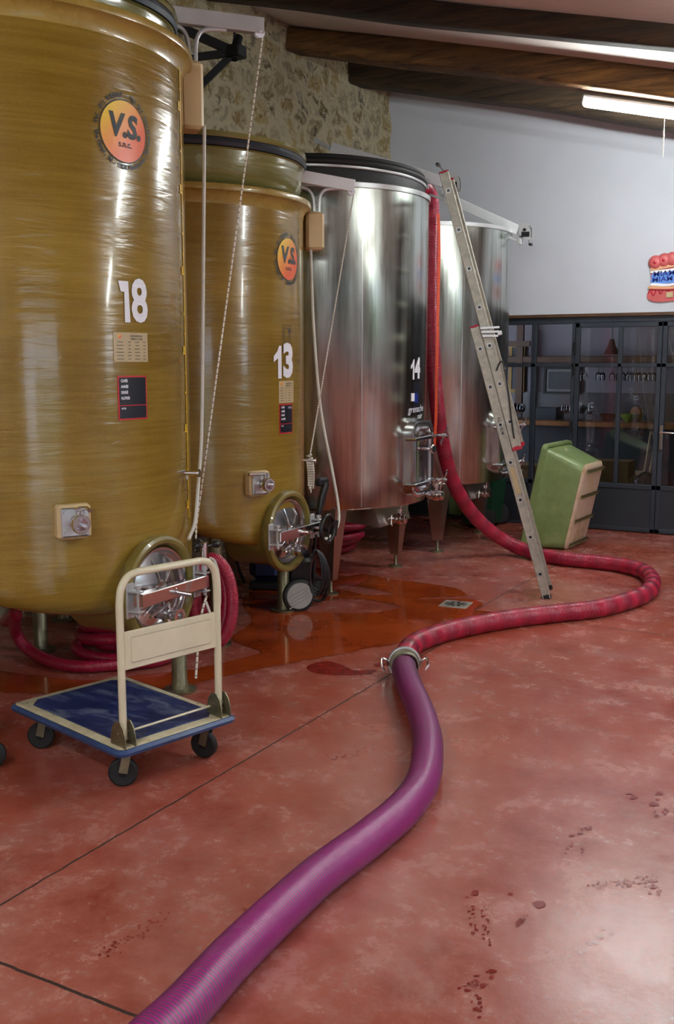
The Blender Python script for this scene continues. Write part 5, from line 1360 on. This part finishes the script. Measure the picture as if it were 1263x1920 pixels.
mb.tube([hb + vd * -.09 + uw * .72 + side * .07, hb + vd * .09 + uw * .72 + side * .07], .013, 10); obj('handle', mb, 'black', r)
g0 = pW(607, 930, 6.75); mb = MB(); mb.tube([pW(598, 962, 6.75), pW(603, 935, 6.75), pW(612, 905, 6.75)], [.02, .025, .022], 12); mb.box(pW(603, 903, 6.75), (.05, .12, .05), None, .01); mb.tube([pW(622, 1004, 6.6), pW(625, 975, 6.6)], [.03, .034], 14); obj('spray_gun', mb, 'black', r)
mb = MB()
for k in range(7):
    a0 = pW(588 + 1.5 * k, 1030 + k, 6.42 + .012 * k); b0 = pW(596 + 2.2 * k - .25 * k * k, 1118 - 5 * (k % 3), 6.42 + .012 * k); w = (.035 + .004 * k)
    m0 = (a0 + b0) / 2; hgt = (a0 - b0).length / 2
    mb.tube([m0 + side * w * math.cos(q) * (.5 + .5 * (1 - math.sin(q)) / 2 + .3) + uw * hgt * math.sin(q) for q in [2 * PI * i / 36 for i in range(36)]], .006, 8, True)
lab(obj('power_cable', mb, 'black', r), 'black power cable hung in a long coil')
# second half: hose reel drum
mb = MB(); mb.tube([bc + side * .14 + uw * (.0) + side * .06 * math.cos(q) + vd * .0 + uw * .08 * math.sin(q) for q in [2 * PI * i / 30 for i in range(30)]], .012, 8, True); obj('hose_reel', mb, 'black', r)

c = fl(505, 1120); mb = MB(); rn2 = random.Random(4); RB2 = Matrix.Rotation(.4, 3, 'Z')
r = thing('backpack_sprayer', (c.x - .18, c.y + .25, 0), 'dark blue backpack sprayer in the shade under tank 13', 'sprayer')
q = Vector((c.x - .18, c.y + .25, 0)); mb.box(q + Vector((0, 0, .24)), (.26, .2, .36), RB2, .06); obj('tank', mb, 'navy', r)
mb = MB(); mb.box(q + Vector((0, 0, .04)), (.24, .22, .06), RB2, .01); mb.tube(spline([q + Vector((-.1, -.12, .4)), q + Vector((-.14, -.2, .25)), q + Vector((-.1, -.16, .06))], 6), .012, 8); obj('harness', mb, 'black', r)

# wheelie bin behind tank 15
c = fl(903, 988, 0); r = thing('wheeled_bin', (c.x, c.y + .15, 0), 'dark green wheeled bin behind the leg of tank 15', 'bin')
q = Vector((c.x - .02, c.y + .05, 0))
mb = MB(); w_ = [(-.19, -.2), (.19, -.2), (.19, .2), (-.19, .2)]
vs = [(q.x + a_ * .8, q.y + b_ * .8, .05) for a_, b_ in w_] + [(q.x + a_, q.y + b_, .5) for a_, b_ in w_]
mb.add(vs, [(3, 2, 1, 0), (4, 5, 6, 7)] + [(i, (i + 1) % 4, 4 + (i + 1) % 4, 4 + i) for i in range(4)]); obj('body', mb, 'dgreen', r, smooth=False)
for s_ in (fl(909, 992), fl(935, 982)):
    mb = MB(); mb.lathe([(.0, -.03), (.05, -.03), (.1, -.028), (.112, -.012), (.112, .012), (.1, .028), (.05, .03), (0, .03)], (s_.x, s_.y, .112), (.35, -.93, 0), 32); mb.lathe([(0, .034), (.03, .034), (.034, .028)], (s_.x, s_.y, .112), (.35, -.93, 0), 16); obj('wheel', mb, 'rubber', r)
c = fl(868, 975); mb = MB(); mb.box((c.x - .12, c.y + .3, .23), (.22, .5, .44), None, .04)
tag(obj('plastic_crate', mb, 'tub'), 'light green plastic crate in the shade behind the crimson hose', 'crate')

# small white tube dangling under the trolley side manway
mb = MB(); mb.tube(spline([pW(387, 1118, 4.95), pW(378, 1150, 4.9), pW(372, 1190, 4.85), pW(369, 1240, 4.8), pW(367, 1272, 4.78)], 8), .006, 8)
tag(obj('loose_rope', mb, 'rope'), 'flecked cord end hanging below the manway bar of tank 18', 'rope')
mb = MB(); mb.tube(spline([pW(386, 1128, 4.86), pW(392, 1145, 4.86), pW(399, 1162, 4.86), pW(406, 1150, 4.86), pW(412, 1130, 4.88), pW(410, 1080, 4.9), pW(402, 1052, 4.92), pW(392, 1046, 4.92)], 8), .006, 8)
tag(obj('level_tube', mb, 'pvc'), 'short clear tube looping under the locking post of tank 18 manway', 'tube')

c = fl(-14, 1440); r = thing('caster_wheel', (c.x, c.y, 0), 'black rubber caster wheel at the left edge under tank 18', 'wheel')
mb = MB(); mb.lathe([(.02, -.014), (.05, -.014), (.06, -.008), (.06, .008), (.05, .014), (.02, .014)], (c.x, c.y, .06), (.6, -.8, 0), 28); obj('tyre', mb, 'rubber', r)
mb = MB(); mb.lathe([(0, -.018), (.02, -.016), (.045, -.008), (.045, .008), (.02, .016), (0, .018)], (c.x, c.y, .06), (.6, -.8, 0), 20); obj('hub', mb, 'grey', r)

# ------------------------------------------------------------------ world and colour
w = bpy.data.worlds.new('world'); sc.world = w; w.use_nodes = True
bg = w.node_tree.nodes['Background']; bg.inputs[0].default_value = (.80, .90, 1.0, 1); bg.inputs[1].default_value = 6.5
sc.view_settings.view_transform = 'Standard'; sc.view_settings.look = 'None'; sc.view_settings.gamma = 1; sc.view_settings.exposure = 0.62
